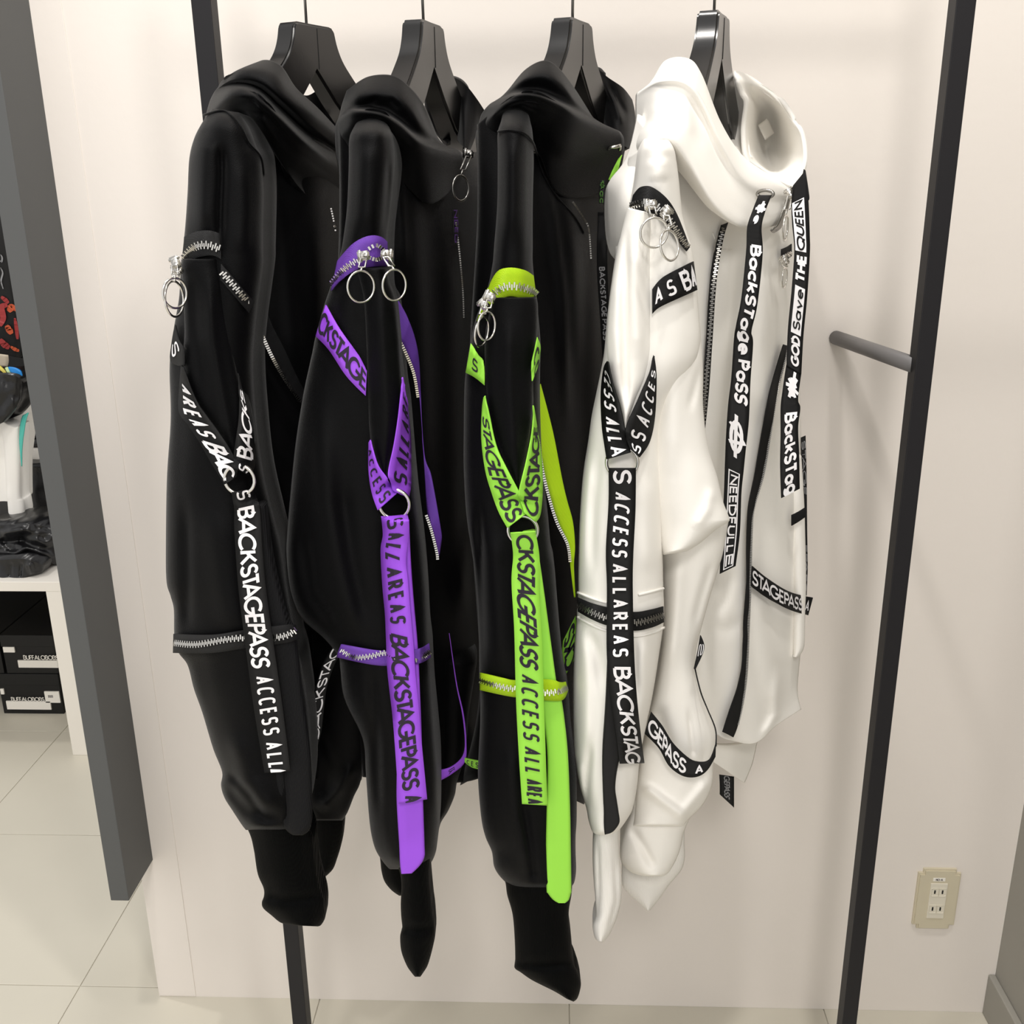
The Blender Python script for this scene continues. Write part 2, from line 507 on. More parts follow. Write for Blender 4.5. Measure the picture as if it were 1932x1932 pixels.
class Tape:
    """woven tape: base edge A, top edge B (pixel polylines), laid at depth Y or on a built surface"""

    def __init__(self, name, A, B, mt, parent, Y=None, surf=None, eps=0.004, nv=70, nu=5, th=0.0012, smooth=4, rad=9.0, wavy=0.0, lift=(0, 0)):
        self.parent = parent
        n = max(len(A), len(B))
        rs = lambda E: cr(np.array(E, float), np.linspace(0, len(E) - 1, nv))
        a, b = rs(A), rs(B)
        k = np.linspace(0, 1, nu)[None, :, None]
        G = a[:, None, :] * (1 - k) + b[:, None, :] * k
        px, py = G[..., 0], G[..., 1]
        if surf is not None:
            D = depth(surf, px, py, rad) - eps
            for _ in range(smooth):
                D2 = D.copy()
                D2[1:-1] = (D[:-2] + 2 * D[1:-1] + D[2:]) / 4
                D2[:, 1:-1] = (D2[:, :-2] + 2 * D2[:, 1:-1] + D2[:, 2:]) / 4
                D = np.minimum(D, D2) if _ > 1 else D2
        else:
            Ya = np.interp(np.linspace(0, 1, nv), np.linspace(0, 1, len(np.atleast_1d(Y))), np.atleast_1d(Y))
            D = np.repeat(Ya[:, None], nu, 1)
        if wavy:
            D = D + wavy * np.sin(np.linspace(0, 1, nv) * 19 + px[0, 0])[:, None]
        tv = np.linspace(0, 1, nv)[:, None]
        D = D - lift[0] * np.clip(1 - tv * nv / 18, 0, 1) - lift[1] * np.clip(1 - (1 - tv) * nv / 18, 0, 1)
        self.px, self.py, self.D = px, py, D
        self.P = at(px, py, D)
        P = self.P
        du = np.gradient(P, axis=1); dv = np.gradient(P, axis=0)
        nrm = np.cross(du, dv); nrm /= np.linalg.norm(nrm, axis=-1, keepdims=True) + 1e-12
        s = np.sign((nrm * (P - EYE)).sum(-1, keepdims=True)); s[s == 0] = 1
        self.N = -nrm * s             # towards the viewer's side
        N = nu * nv
        verts = np.concatenate([P.reshape(-1, 3), (P - self.N * th).reshape(-1, 3)])
        fs = []
        for j in range(nv - 1):
            for i in range(nu - 1):
                q = j * nu + i
                fs.append((q, q + 1, q + nu + 1, q + nu)); fs.append((N + q, N + q + nu, N + q + nu + 1, N + q + 1))
            for i in (0, nu - 1):
                q = j * nu + i; fs.append((q, q + nu, N + q + nu, N + q))
        for i in range(nu - 1):
            for j in (0, nv - 1):
                q = j * nu + i; fs.append((q, N + q, N + q + 1, q + 1))
        self.o = mesh(name, verts, fs, mt, parent)
        bm = bmesh.new(); bm.from_mesh(self.o.data)
        bmesh.ops.recalc_face_normals(bm, faces=bm.faces[:])
        bm.to_mesh(self.o.data); bm.free()
        c = P[:, nu // 2]
        self.s = np.concatenate([[0], np.cumsum(np.linalg.norm(np.diff(c, axis=0), axis=1))])
        self.wd = np.linalg.norm(P[:, 0] - P[:, -1], axis=1).mean()

    def v_of(self, p):
        nu = self.px.shape[1]
        d = np.hypot(self.px[:, nu // 2] - p[0], self.py[:, nu // 2] - p[1])
        return self.s[d.argmin()]

    def place(self, U, Sv, lift):
        nv, nu = self.px.shape
        j = np.interp(Sv, self.s, np.arange(nv)); i = np.clip(U, 0, 1) * (nu - 1)
        j0 = np.minimum(j.astype(int), nv - 2); i0 = np.minimum(i.astype(int), nu - 2)
        fj = (j - j0)[:, None]; fi = (i - i0)[:, None]
        b = lambda Q: (Q[j0, i0] * (1 - fi) + Q[j0, i0 + 1] * fi) * (1 - fj) + (Q[j0 + 1, i0] * (1 - fi) + Q[j0 + 1, i0 + 1] * fi) * fj
        return b(self.P) + b(self.N) * lift

    def write(self, items, mt, lift=0.0006, name='lettering', weight=0.2):
        """items: (text, style, start pixel, end pixel, low, high) ; low/high are fractions of the tape's width"""
        verts = []; faces = []
        for it in items:
            text, style, p0, p1 = it[:4]
            lo, hi = it[4:6] if len(it) > 4 else ((.13, .87) if style == 'wide' else (.2, .8))
            s0, s1 = self.v_of(p0), self.v_of(p1)
            if s1 - s0 < 1e-4: s1 = s0 + 0.004
            st, tot = text_strokes(text, style)
            h = self.wd * (hi - lo); kx = (s1 - s0) / max(tot, .1)
            wd = h * weight * {'narrow': .78, 'wide': .86, 'mixed': 1}[style]
            for pl in st:
                met = [(a * kx, wd / 2 + b * (h - wd)) for a, b in pl]
                vs, qs = stroke_quads(met, wd)
                vs = np.array(vs); off = len(verts)
                P = self.place(lo + vs[:, 1] / self.wd, s0 + vs[:, 0], lift)
                verts += P.tolist()
                faces += [tuple(off + i for i in q) for q in qs]
        return mesh(name, verts, faces, mt, self.o, smooth=False)

    def frame(self, p0, p1, lo, hi, mt, filled=True, lift=0.0004, name='print_box', wd=.1):
        s0, s1 = self.v_of(p0), self.v_of(p1)
        verts = []; faces = []
        def quad(a0, a1, b0, b1):
            n = 14; off = len(verts)
            sv = np.linspace(a0, a1, n)
            verts.extend(self.place(np.full(n, b0), sv, lift).tolist()); verts.extend(self.place(np.full(n, b1), sv, lift).tolist())
            for k in range(n - 1): faces.append((off + k, off + k + 1, off + n + k + 1, off + n + k))
        if filled: quad(s0, s1, lo, hi)
        else:
            t = wd * self.wd
            quad(s0, s1, lo, lo + wd); quad(s0, s1, hi - wd, hi); quad(s0, s0 + t, lo, hi); quad(s1 - t, s1, lo, hi)
        return mesh(name, verts, faces, mt, self.o, smooth=False)


def teeth(path, parent, mt, surf=None, Y=None, eps=0.006, half=0.0034, pitch=0.0021, name='zipper_teeth', side=0):
    """two rows of zipper teeth along a pixel path; side = -1/1 builds one row only"""
    p = np.array(path, float)
    q = cr(p, np.linspace(0, len(p) - 1, 120))
    if surf is not None: D = depth(surf, q[:, 0], q[:, 1]) - eps
    else: D = np.interp(np.linspace(0, 1, 120), np.linspace(0, 1, len(np.atleast_1d(Y))), np.atleast_1d(Y))
    for _ in range(60): D[1:-1] = (D[:-2] + 2 * D[1:-1] + D[2:]) / 4
    W = at(q[:, 0], q[:, 1], D)
    s = np.concatenate([[0], np.cumsum(np.linalg.norm(np.diff(W, axis=0), axis=1))])
    n = max(2, int(s[-1] / pitch)); bm = bmesh.new()
    for k in range(n):
        sv = (k + .5) * s[-1] / n
        c = Vector([np.interp(sv, s, W[:, i]) for i in range(3)])
        c2 = Vector([np.interp(min(sv + 1e-3, s[-1]), s, W[:, i]) for i in range(3)])
        c1 = Vector([np.interp(max(sv - 1e-3, 0), s, W[:, i]) for i in range(3)])
        t = (c2 - c1).normalized()
        view = (c - Vector(EYE.tolist())).normalized()
        a = t.cross(view).normalized(); nn = a.cross(t)
        sg = side if side else (1 if k % 2 else -1)
        ctr = c + a * sg * half * (.24 if not side else .5)
        m = Matrix((( *[t[0]], a[0], nn[0], ctr[0]), (t[1], a[1], nn[1], ctr[1]), (t[2], a[2], nn[2], ctr[2]), (0, 0, 0, 1)))
        bmesh.ops.create_cube(bm, size=1.0, matrix=m @ Matrix.Diagonal((pitch * .62, half * 1.15, .0016, 1)))
    o = obm(name, bm, mt, parent)
    o['kind'] = 'stuff'
    return o


def ring(name, px, py, rx, ry, Y, parent, mt, wire=0.0012, tilt=0.0, n=40):
    """round wire ring of radius ry, turned about the vertical until it shows rx wide"""
    c = V1(px, py, Y)
    R = (V1(px, py + ry, Y) - c).length
    yaw = math.acos(max(-1, min(1, rx / ry)))
    bm = bmesh.new()
    pts = []
    for k in range(n):
        a = 2 * math.pi * k / n
        v = Vector((R * math.cos(a), 0, R * math.sin(a)))
        v = Matrix.Rotation(yaw, 3, 'Z') @ v
        v = Matrix.Rotation(tilt, 3, 'Y') @ v
        pts.append(c + v)
    tube(bm, pts, wire, 8, closed=True)
    return obm(name, bm, mt, parent, smooth=True)


def slider(px, py, Y, parent, ang, ringspec, mt):
    """zipper slider body with bridge, drop link and pull ring; ang = direction of the zip in the picture"""
    c = V1(px, py, Y)
    bm = bmesh.new()
    t = Vector((math.cos(ang), 0, -math.sin(ang))); a = Vector((math.sin(ang), 0, math.cos(ang)))
    for sx, wdt, lng, dp in ((0, .0085, .010, .003), (.002, .0055, .006, .006), (-.004, .011, .005, .0026)):
        m = Matrix(((t[0], a[0], 0, 0), (t[1], a[1], 1, 0), (t[2], a[2], 0, 0), (0, 0, 0, 1)))
        m.translation = c + t * sx + Vector((0, -.0015, 0))
        r = bmesh.ops.create_cube(bm, size=1.0, matrix=m @ Matrix.Diagonal((lng, wdt, dp, 1)))
        es = list({e for v in r['verts'] for e in v.link_edges})
        bmesh.ops.bevel(bm, geom=es, offset=.0012, segments=2, affect='EDGES')
    o = obm('zipper_slider', bm, mt, parent, smooth=True)
    rx_, ry_, cx, cy, til = ringspec
    Yr = Y - .014
    top = V1(cx, cy - ry_, Yr)
    bm = bmesh.new()
    st = c + Vector((0, -.005, -.002))
    d = Vector((.0028, 0, 0))
    tube(bm, [st + d, st * .3 + top * .7 + d, st * .3 + top * .7 - d, st - d], .0009, 6, closed=True)
    tube(bm, [st * .3 + top * .7, top], .0011, 6)
    obm('pull_link', bm, mt, o, smooth=True)
    ring('pull_ring', cx, cy, rx_, ry_, Yr, o, mt, .0011, til)
    return o


def seam(name, pts, parent, mt, surf, eps=0.0008, r=0.0007):
    p = np.array(pts, float); q = cr(p, np.linspace(0, len(p) - 1, 60))
    D = depth(surf, q[:, 0], q[:, 1], 4.0) - eps
    for _ in range(12): D[1:-1] = (D[:-2] + 2 * D[1:-1] + D[2:]) / 4
    bm = bmesh.new(); tube(bm, [Vector(v) for v in at(q[:, 0], q[:, 1], D).tolist()], r, 6)
    return obm(name, bm, mt, parent, smooth=True)


#@@STRUCTURE@@
# ------------------------------------------------------------------ the setting
def pbox(name, a, b, mt, parent=None, bev=0.0, kind='structure'):
    bm = bmesh.new(); box(bm, a, b, bev)
    o = obm(name, bm, mt, parent)
    if kind and parent is None: o['kind'] = kind
    return o


XL = at(301, 1877, 0.0)[0]; XR = at(1866, 1909, 0.0)[0]
wl = pbox('wall_front', (XL, 0, 0.0), (XR + .1, .14, 3.3), M['wall'])
tag(wl, 'warm white wall behind the clothes rack', None)
seamx = at(371, 1877, 0.0)[0]
bm = bmesh.new(); box(bm, (XL - .0005, -.0012, .002), (seamx - .0012, .0, 3.2), .0006)
o = obm('end_board', bm, M['wall'], wl)
wr_ = pbox('wall_right', (XR, -1.9, 0), (XR + .1, 0.0, 3.3), M['greywall']); tag(wr_, 'grey side wall at right corner')
bb = pbox('baseboard_right', (XR - .012, -1.9, 0), (XR, 0, at(1878, 1838, 0.0)[2]), M['greywall'], bev=.002)
tag(bb, 'grey skirting along the side wall')

# grey box fin fixed over the left end of the wall
fb = at(289, 1622, 0.0)
fx = fb[0]
best = min(np.linspace(-.4, -.02, 200), key=lambda Y: abs(at(237, 1700, Y)[0] - fx) + abs(at(237, 1700, Y)[2] - fb[2]))
zf = fb[2]
xl = at(209, 1700, best)[0]
fin = pbox('trim_1', (xl, best, zf), (fx, .12, 3.3), M['fin'], bev=.0012)
tag(fin, 'tall grey metal box fin standing off the left end of white wall')

# floor: a grout bed and single tiles
fl = pbox('floor', (-3.6, -2.2, -.06), (1.6, 3.6, -.0025), M['grout']); tag(fl, 'pale cream tiled shop floor')
tx0 = at_z(600, 1897).x; tw = at_z(1074, 1898).x - tx0; ty0 = 0.02
bm = bmesh.new(); g = .0008
box(bm, (g, g, -.004), (tw - g, tw - g, 0.0), .0008)
tile0 = bpy.data.meshes.new('floor_tile'); bmesh.ops.recalc_face_normals(bm, faces=bm.faces[:]); bm.to_mesh(tile0); bm.free()
tile0.materials.append(M['tile'])
for i in range(-6, 3):
    for j in range(-4, 7):
        o = bpy.data.objects.new('floor_tile', tile0); COL.objects.link(o)
        o.parent = fl; o.location = (tx0 + i * tw, ty0 + j * tw, random.uniform(-.0003, 0.0))

# power socket
def socket():
    r = thing('power_socket', 'ivory double power socket low on wall at right of rack', 'socket')
    c0 = at(1765, 1693, 0.0)
    x, z = c0[0], c0[2]
    bm = bmesh.new(); box(bm, (x - .035, -.007, z - .060), (x + .035, 0, z + .060), 0)
    es = [e for e in bm.edges if abs((e.verts[0].co - e.verts[1].co).y) > .003]
    bmesh.ops.bevel(bm, geom=es, offset=.008, segments=4, affect='EDGES')
    es = [e for e in bm.edges if e.verts[0].co.y < -.006 and e.verts[1].co.y < -.006]
    bmesh.ops.bevel(bm, geom=es, offset=.0025, segments=2, affect='EDGES')
    obm('cover_plate', bm, M['plate'], r)
    bm = bmesh.new(); box(bm, (x - .014, -.0088, z - .036), (x + .014, -.006, z + .034), .0006)
    ins = obm('socket_insert', bm, M['socket'], r)
    for dz in (.018, -.016):
        bm = bmesh.new()
        for dx in (-.0063, .0063):
            box(bm, (x + dx - .006, -.0092, z + dz - .008), (x + dx + .006, -.0086, z + dz + .0075), .0015)
        obm('outlet_face', bm, M['socket'], ins)
        for dx in (-.0063, .0063):
            bm = bmesh.new(); box(bm, (x + dx - .0012, -.0097, z + dz - .0035), (x + dx + .0012, -.0085, z + dz + .0035))
            obm('slot', bm, M['slot'], ins)
    bm = bmesh.new(); box(bm, (x - .011, -.0076, z + .038), (x + .009, -.0066, z + .0445), .0004)
    st = obm('sticker', bm, M['paper'], r)
    tp = []
    vs = []; fs = []
    stx, tot = text_strokes('NO-A', 'mixed')
    h = .0036; kx = .011 / tot
    for pl in stx:
        v, q = stroke_quads([(a * kx, b * h) for a, b in pl], .0007)
        off = len(vs)
        vs += [(x - .0065 + p[0], -.0079, z + .0395 + p[1]) for p in v]; fs += [tuple(off + i for i in t) for t in q]
    mesh('lettering', vs, fs, M['inkdark'], st, smooth=False)


socket()

# clothes rack
YR = -.25
rack = thing('clothes_rack', 'black square-tube clothes rack carrying the four hooded jackets', 'rack')
def upright(pxf0, pxf1, py):
    a = at(pxf0, py, YR - .0125); b = at(pxf1, py, YR - .0125)
    bm = bmesh.new(); box(bm, (a[0], YR - .0125, 0.0), (b[0], YR + .0125, 1.75), .001)
    obm('upright', bm, M['rack'], rack)
    return a[0], b[0]
la, lb = upright(359.5, 397, 0)
ra, rb = upright(1805, 1843, 0)
RAILZ = 1.70
bm = bmesh.new(); tube(bm, [(lb - .004, YR, RAILZ), (ra + .004, YR, RAILZ)], .0125, 16)
obm('rail', bm, M['rack'], rack, True)
we = V1(1577, 637, -.002)
le = V1(1718, 690, YR)
le = Vector((ra + .004, YR + .004, V1(1716, 690, YR).z))
bm = bmesh.new(); tube(bm, [we, le], .0098, 16)
obm('wall_bracket', bm, M['tubegrey'], rack, True)
lx = at(420, 640, 0)[0]
bm = bmesh.new(); tube(bm, [(la - (we.x - ra) * 0 + .03, -.002, we.z), (lb - .004, YR + .004, le.z)], .0098, 16)
obm('wall_bracket', bm, M['tubegrey'], rack, True)


# ------------------------------------------------------------------ hangers
def hanger(px, py, yaw, label, hookpx):
    r = thing('coat_hanger', label, 'hanger', group='hangers on the rail')
    c = V1(px, py, YR)
    half = [(0, 0), (.028, .0), (.033, -.001), (.036, -.0045), (.040, -.018), (.048, -.032), (.062, -.046), (.088, -.068), (.12, -.091), (.148, -.108), (.160, -.116), (.164, -.130), (.158, -.138),
            (.14, -.137), (.11, -.132), (.065, -.108), (.03, -.078), (.0, -.048)]
    k0 = 3                                  # round the shoulder line between the neck corner and the tip
    arm = cr(np.array(half[k0:11]), np.linspace(0, 11 - k0 - 1, 26)).tolist()
    half = half[:k0] + [tuple(p) for p in arm] + half[11:]
    prof = half + [(-y, z) for y, z in half[-2:0:-1]]
    bm = bmesh.new(); th = .0108
    f = [[], []]
    for s, x in ((0, -1), (1, 1)):
        for y, z in prof:
            wx = th * (1.0 + .5 * min(1, abs(y) / .2))
            f[s].append(bm.verts.new((x * wx, y, z)))
    bm.faces.new(f[0]); bm.faces.new(f[1][::-1]); n = len(prof)
    for k in range(n):
        bm.faces.new((f[0][k], f[0][(k + 1) % n], f[1][(k + 1) % n], f[1][k]))
    bmesh.ops.recalc_face_normals(bm, faces=bm.faces[:])
    es = [e for e in bm.edges if abs(e.verts[0].co.x - e.verts[1].co.x) < .01]
    bmesh.ops.bevel(bm, geom=es, offset=.0026, segments=3, affect='EDGES')
    m = Matrix.Translation(c) @ Matrix.Rotation(-yaw, 4, 'Z')
    bmesh.ops.transform(bm, matrix=m, verts=bm.verts[:])
    bmesh.ops.triangulate(bm, faces=[q for q in bm.faces if len(q.verts) > 4])
    b = obm('hanger_body', bm, M['hanger'], r, False)
    for p in b.data.polygons: p.use_smooth = True
    mod = b.modifiers.new('edge', 'EDGE_SPLIT'); mod.split_angle = math.radians(38)
    # parting line on the front face
    bm = bmesh.new()
    tube(bm, [m @ Vector((th + .0001, .004, -.004)), m @ Vector((th + .0001, .004, -.045))], .0005, 6)
    obm('mould_line', bm, M['slot'], r)
    hx = V1(hookpx, 0, YR).x
    bm = bmesh.new()
    pts = [Vector((c.x, c.y, c.z - .01)), Vector((c.x * .5 + hx * .5, YR, (c.z + RAILZ - .02) / 2)), Vector((hx, YR, RAILZ - .02))]
    R0 = .0165
    pts = pts[:2]
    base = Vector((hx, YR, RAILZ))
    for k in range(15):
        a = math.radians(-90 - 20 + 0) + math.radians(250) * k / 14
        # loop over the rail in the plane across it
        pts.append(base + Vector((0, R0 * math.cos(a) * -1, R0 * math.sin(a))))
    tube(bm, pts, .0016, 8)
    obm('hook', bm, M['gunmetal'], r, True)
    return c


# ------------------------------------------------------------------ the next display, beyond the grey fin
YT = .803
tb = thing('display_table', 'low white display table with dark goods below, beyond the grey fin', 'table')
zt = at(90, 1098, YT)[2]; zu = at(86, 1116, YT)[2]
xi = at(86, 1116, YT)[0]
bm = bmesh.new(); box(bm, (-2.5, YT, zu), (xi + .09, YT + .44, zt), .001); obm('table_top', bm, M['whitewood'], tb)
bm = bmesh.new(); box(bm, (xi, YT + .0005, 0), (xi + .09, YT + .439, zu), .001); obm('side_panel', bm, M['whitewood'], tb)
bm = bmesh.new(); box(bm, (-2.5, YT + .0005, 0), (-2.41, YT + .439, zu), .001); obm('side_panel', bm, M['whitewood'], tb)
wbk = pbox('wall_back', (-3.6, 2.0, 0), (1.2, 2.1, 3.3), mat('dark_display_wall', srgb(54, 52, 50), .7)); tag(wbk, 'dark wall behind the far display')


def flat_text(text, style, x0, x1, z0, z1, y, parent, ink, weight=.16):
    st, tot = text_strokes(text, style); h = z1 - z0; kx = (x1 - x0) / tot; vs = []; fs = []
    for pl in st:
        v, q = stroke_quads([(a * kx, h * weight / 2 + b * h * (1 - weight)) for a, b in pl], h * weight)
        off = len(vs); vs += [(x0 + p[0], y, z0 + p[1]) for p in v]; fs += [tuple(off + i for i in t) for t in q]
    return mesh('lettering', vs, fs, ink, parent, smooth=False)


YB = 1.0103
zb0, zb1, zb2 = 0.0, at(60, 1272, YB)[2], at(60, 1199, YB)[2]
bxR = at(124, 1348, YB)[0]
def shoe_box(x0, x1, z0, z1, label):
    r = thing('shoe_box', label, 'box', group='black boxes under the display table')
    bm = bmesh.new(); box(bm, (x0, YB + .003, z0 + .0005), (x1, YB + .30, z1 - .032), .0012); obm('box_base', bm, M['box'], r)
    bm = bmesh.new(); box(bm, (x0 - .002, YB, z1 - .034), (x1 + .002, YB + .303, z1), .0015); obm('lid', bm, M['box'], r)
    return r
xs = at(4, 1240, YB)[0]
b1 = shoe_box(xs + .004, bxR - .002, zb1, zb2, 'upper black box with long white sticker, under the white table')
b2 = shoe_box(at(-1, 1320, YB)[0] + .004, bxR - .006, 0.0, zb1, 'lower black box with barcode sticker on floor under the white table')
shoe_box(xs - .30, xs - .004, zb1, zb2, 'upper black box at the far left edge under the white table')
def sticker(r, x0, y0, x1, y1, ink=None):
    a = at(x0, y0, YB - .001); b = at(x1, y1, YB - .001)
    bm = bmesh.new(); box(bm, (a[0], YB - .0012, b[2]), (b[0], YB + .0028, a[2])); return obm('sticker', bm, M['paper'], r)
def stext(r, text, x0, y0, x1, y1, ink, st='wide', w=.14):
    a = at(x0, y0, YB - .001); b = at(x1, y1, YB - .001)
    flat_text(text, st, a[0], b[0], b[2], a[2], YB - .0016, r, ink, w)
sticker(b1, 5, 1221, 28, 1231); sticker(b1, 33, 1246, 110, 1260); stext(b1, 'BUFFALOBOBS', 44, 1236, 110, 1245, M['paper'])
sticker(b2, 0, 1300, 8, 1310); sticker(b2, 11, 1323, 97, 1339); stext(b2, 'BUFFALOBOBS', 21, 1315, 84, 1323, M['paper'])
bs = sticker(b2, 83, 1305, 114, 1326)
a = at(91, 1311, YB)
bm = bmesh.new()
for k in range(9): box(bm, (a[0] + k * .0016, YB - .0017, a[2] - .008), (a[0] + k * .0016 + .0004 + .0005 * (k % 3 == 0), YB - .0012, a[2]))
o = obm('barcode', bm, M['inkdark'], bs); o['kind'] = 'stuff'

r = thing('leather_jacket', 'folded black leather jacket in a crumpled pile on the white table', 'jacket')
volume('folded_body', [[(-60, 992), (0, 990), (50, 988), (88, 994), (112, 1000)], [(-60, 1030), (0, 1028), (48, 1026), (90, 1024), (114, 1030)], [(-60, 1062), (0, 1062), (46, 1056), (86, 1062), (112, 1066)]],
       .93, .05, .09, M['leather'], r, nu=50, nv=40, wr=.014, fx=22, fz=26, seed=51, folds=[([(0, 1005), (50, 1000)], 6, .012), ([(0, 1022), (50, 1020)], 5, -.012), ([(0, 1042), (30, 1044), (50, 1034), (100, 1050)], 5, .014)])
volume('folded_sleeve', [[(-50, 1058), (0, 1056), (40, 1054), (66, 1060), (86, 1068)], [(-50, 1078), (0, 1078), (40, 1076), (64, 1078), (80, 1080)], [(-50, 1094), (0, 1093), (30, 1094), (46, 1091), (64, 1088)]],
       .86, .03, .10, M['leather'], r, nu=50, nv=30, wr=.006, fx=26, fz=16, seed=53, folds=[([(20, 1060), (18, 1090)], 2.5, -.006), ([(40, 1060), (38, 1090)], 2.5, -.006), ([(54, 1062), (62, 1085)], 5, .008)])

YG = 1.15
r = thing('printed_top', 'black top with red and orange print hanging beyond the grey fin', 'clothing')
_, sg = volume('body', [[(-140, 300), (-90, 295), (-40, 296), (30, 300)], [(-140, 420), (-90, 420), (-30, 420), (36, 430)], [(-140, 600), (-90, 600), (-30, 605), (44, 640)], [(-140, 652), (-80, 655), (-20, 664), (42, 676)]], YG, .05, .08, M['box'], r, nu=40, nv=50, wr=.008, seed=61)
def dab(name, pts, ink, w):
    p = np.array(pts, float); q = cr(p, np.linspace(0, len(p) - 1, 20))
    D = depth(sg, q[:, 0], q[:, 1]) - .002; P = at(q[:, 0], q[:, 1], D); vs = []; fs = []
    wv = w * (.35 + .65 * np.sin(np.linspace(.15, 2.9, 20)))
    for k in range(20):
        t = P[min(k + 1, 19)] - P[max(k - 1, 0)]; n = np.array([t[2], 0, -t[0]]); n /= np.linalg.norm(n) + 1e-9
        vs += [(P[k] + n * wv[k]).tolist(), (P[k] - n * wv[k]).tolist()]
    for k in range(19): fs.append((2 * k, 2 * k + 1, 2 * k + 3, 2 * k + 2))
    return mesh(name, vs, fs, ink, r, smooth=False)
for pts, ink, wd in (([(0, 615), (6, 600), (3, 580), (14, 575)], 'red', .008), ([(16, 588), (22, 580), (26, 586)], 'orange', .009), ([(12, 614), (17, 622), (22, 630)], 'orange', .009), ([(0, 640), (8, 650), (18, 656)], 'red', .009),
                     ([(28, 600), (31, 620), (33, 640)], 'red', .005), ([(2, 560), (10, 566), (16, 572)], 'red', .006), ([(20, 654), (28, 659), (36, 662)], 'orange', .005), ([(1, 480), (4, 486), (3, 494), (0, 492)], 'inkgrey', .002), ([(1, 505), (5, 515), (2, 530), (6, 545)], 'inkgrey', .002)):
    dab('print', pts, M[ink], wd)
r = thing('black_vest', 'black sleeveless top with blue, yellow and green straps, beyond the fin', 'clothing')
volume('body', [[(-90, 705), (-40, 706), (10, 706), (36, 712), (44, 722)], [(-90, 740), (-40, 738), (5, 736), (32, 736), (44, 738)], [(-90, 770), (-40, 772), (0, 774), (28, 768), (40, 756)], [(-90, 800), (-40, 800), (-5, 800), (8, 796), (18, 790)]], .98, .05, .06, M['leather'], r, nu=40, nv=40, wr=.01, fx=20, fz=20, seed=71)
for nm, mt_k, A, B in (('blue_strap', 'bluep', [(14, 700), (24, 706), (34, 712), (41, 714)], [(16, 692), (28, 694), (38, 700), (41, 708)]), ('yellow_strap', 'yellowp', [(-8, 690), (2, 700), (9, 706)], [(-6, 686), (5, 696), (11, 703)]), ('green_strap', 'greenp', [(9, 694), (13, 702), (18, 708)], [(14, 692), (17, 700), (20, 705)])):
    Tape(nm, A, B, M[mt_k], r, Y=[.955, .95, .95], nv=16, th=.005)
r = thing('swing_tag', 'beige card tag hanging above the coloured straps', 'tag')
shell_grids('card', [[[(-30, 664, 1.02), (15, 670, 1.02)], [(-30, 680, 1.02), (16, 682, 1.02)], [(-30, 690, 1.02), (14, 692, 1.02)]]], M['beige'], r, th=.002, nu=6, nv=6, wr=0)
r = thing('track_jacket', 'white track jacket with teal piping hanging beyond the fin', 'jacket')
volume('body', [[(-60, 790), (0, 800), (20, 795), (42, 760), (54, 746)], [(-60, 830), (0, 820), (20, 812), (44, 784), (58, 776)], [(-60, 860), (0, 860), (20, 850), (36, 822), (48, 802)], [(-60, 930), (0, 925), (15, 920), (30, 880), (42, 850)], [(-60, 950), (0, 946), (14, 946), (30, 946), (44, 944)]], 1.06, .04, .06, M['white'], r, nu=40, nv=50, wr=.006, seed=81)
volume('sleeve', [[(0, 790), (14, 800), (30, 806), (38, 800)], [(8, 850), (16, 850), (30, 850), (40, 850)], [(12, 930), (20, 930), (32, 932), (40, 930)], [(14, 946), (22, 946), (34, 946), (46, 944)], [(16, 970), (24, 970), (38, 968), (48, 964)], [(18, 992), (24, 993), (36, 990), (49, 986)]], 1.0, .03, .04, M['white'], r, nu=30, nv=50, wr=.004, seed=83)
Tape('piping', [(42, 784), (38, 800), (36, 830), (38, 858), (40, 880)], [(53, 778), (48, 794), (44, 820), (41, 850), (41, 880)], M['teal'], r, Y=[.985, .97, .965], nv=24, th=.003)
Tape('collar_trim', [(42, 748), (52, 746)], [(42, 737), (51, 734)], M['teal'], r, Y=[1.0, 1.0], nv=8, th=.01)
r = thing('wall_shelf', 'white shelf board holding a folded black pile beyond the fin', 'shelf')
a = at(60, 848, 1.32); b = at(60, 871, 1.32)
bm = bmesh.new(); box(bm, (a[0] - .9, 1.32, b[2]), (a[0] + .5, 1.62, a[2]), .001); obm('shelf_board', bm, M['whitewood'], r)
bm = bmesh.new(); box(bm, (a[0] - .9, 1.60, .0), (a[0] + .5, 1.64, 2.2), .001); obm('back_panel', bm, M['box'], r)
r = thing('folded_trousers', 'folded black trousers stacked on the white wall shelf', 'clothing')
for k in range(3):
    bm = bmesh.new(); box(bm, (a[0] - .3 + .01 * k, 1.335 + .006 * k, a[2] + .0005 + .026 * k), (a[0] + .17 + .008 * k, 1.55, a[2] + .0255 + .026 * k), .009); obm('folded_layer', bm, M['leather'], r, True)
r = thing('black_trousers', 'black leather-look trousers hanging beneath the white wall shelf', 'clothing')
volume('trouser_leg', rows_lr([(880, -20, 100), (930, -20, 112), (990, -20, 118), (1030, -20, 120)]), 1.27, .03, .05, M['leather'], r, nu=40, nv=40, wr=.008, fx=14, fz=8, seed=91)


# ------------------------------------------------------------------ the jackets
def lettered(name, A, B, mt, parent, ink, items, **k):
    boxes = k.pop('boxes', ())
    t = Tape(name, A, B, mt, parent, **k)
    if items: t.write(items, ink)
    return t


def zipper(parent, low, high, path, tmat, surf, tmet=None, rad=9.0, eps=.0035, half=.0036, nv=50):
    z = Tape('zipper_tape', low, high, tmat, parent, surf=surf, eps=eps, nv=nv, rad=rad, th=.001)
    if path: teeth(path, z.o, tmet or M['metal'], surf=surf, eps=eps + .0022, half=half)
    return z


WHEEL = 'hooded jackets on the rail'

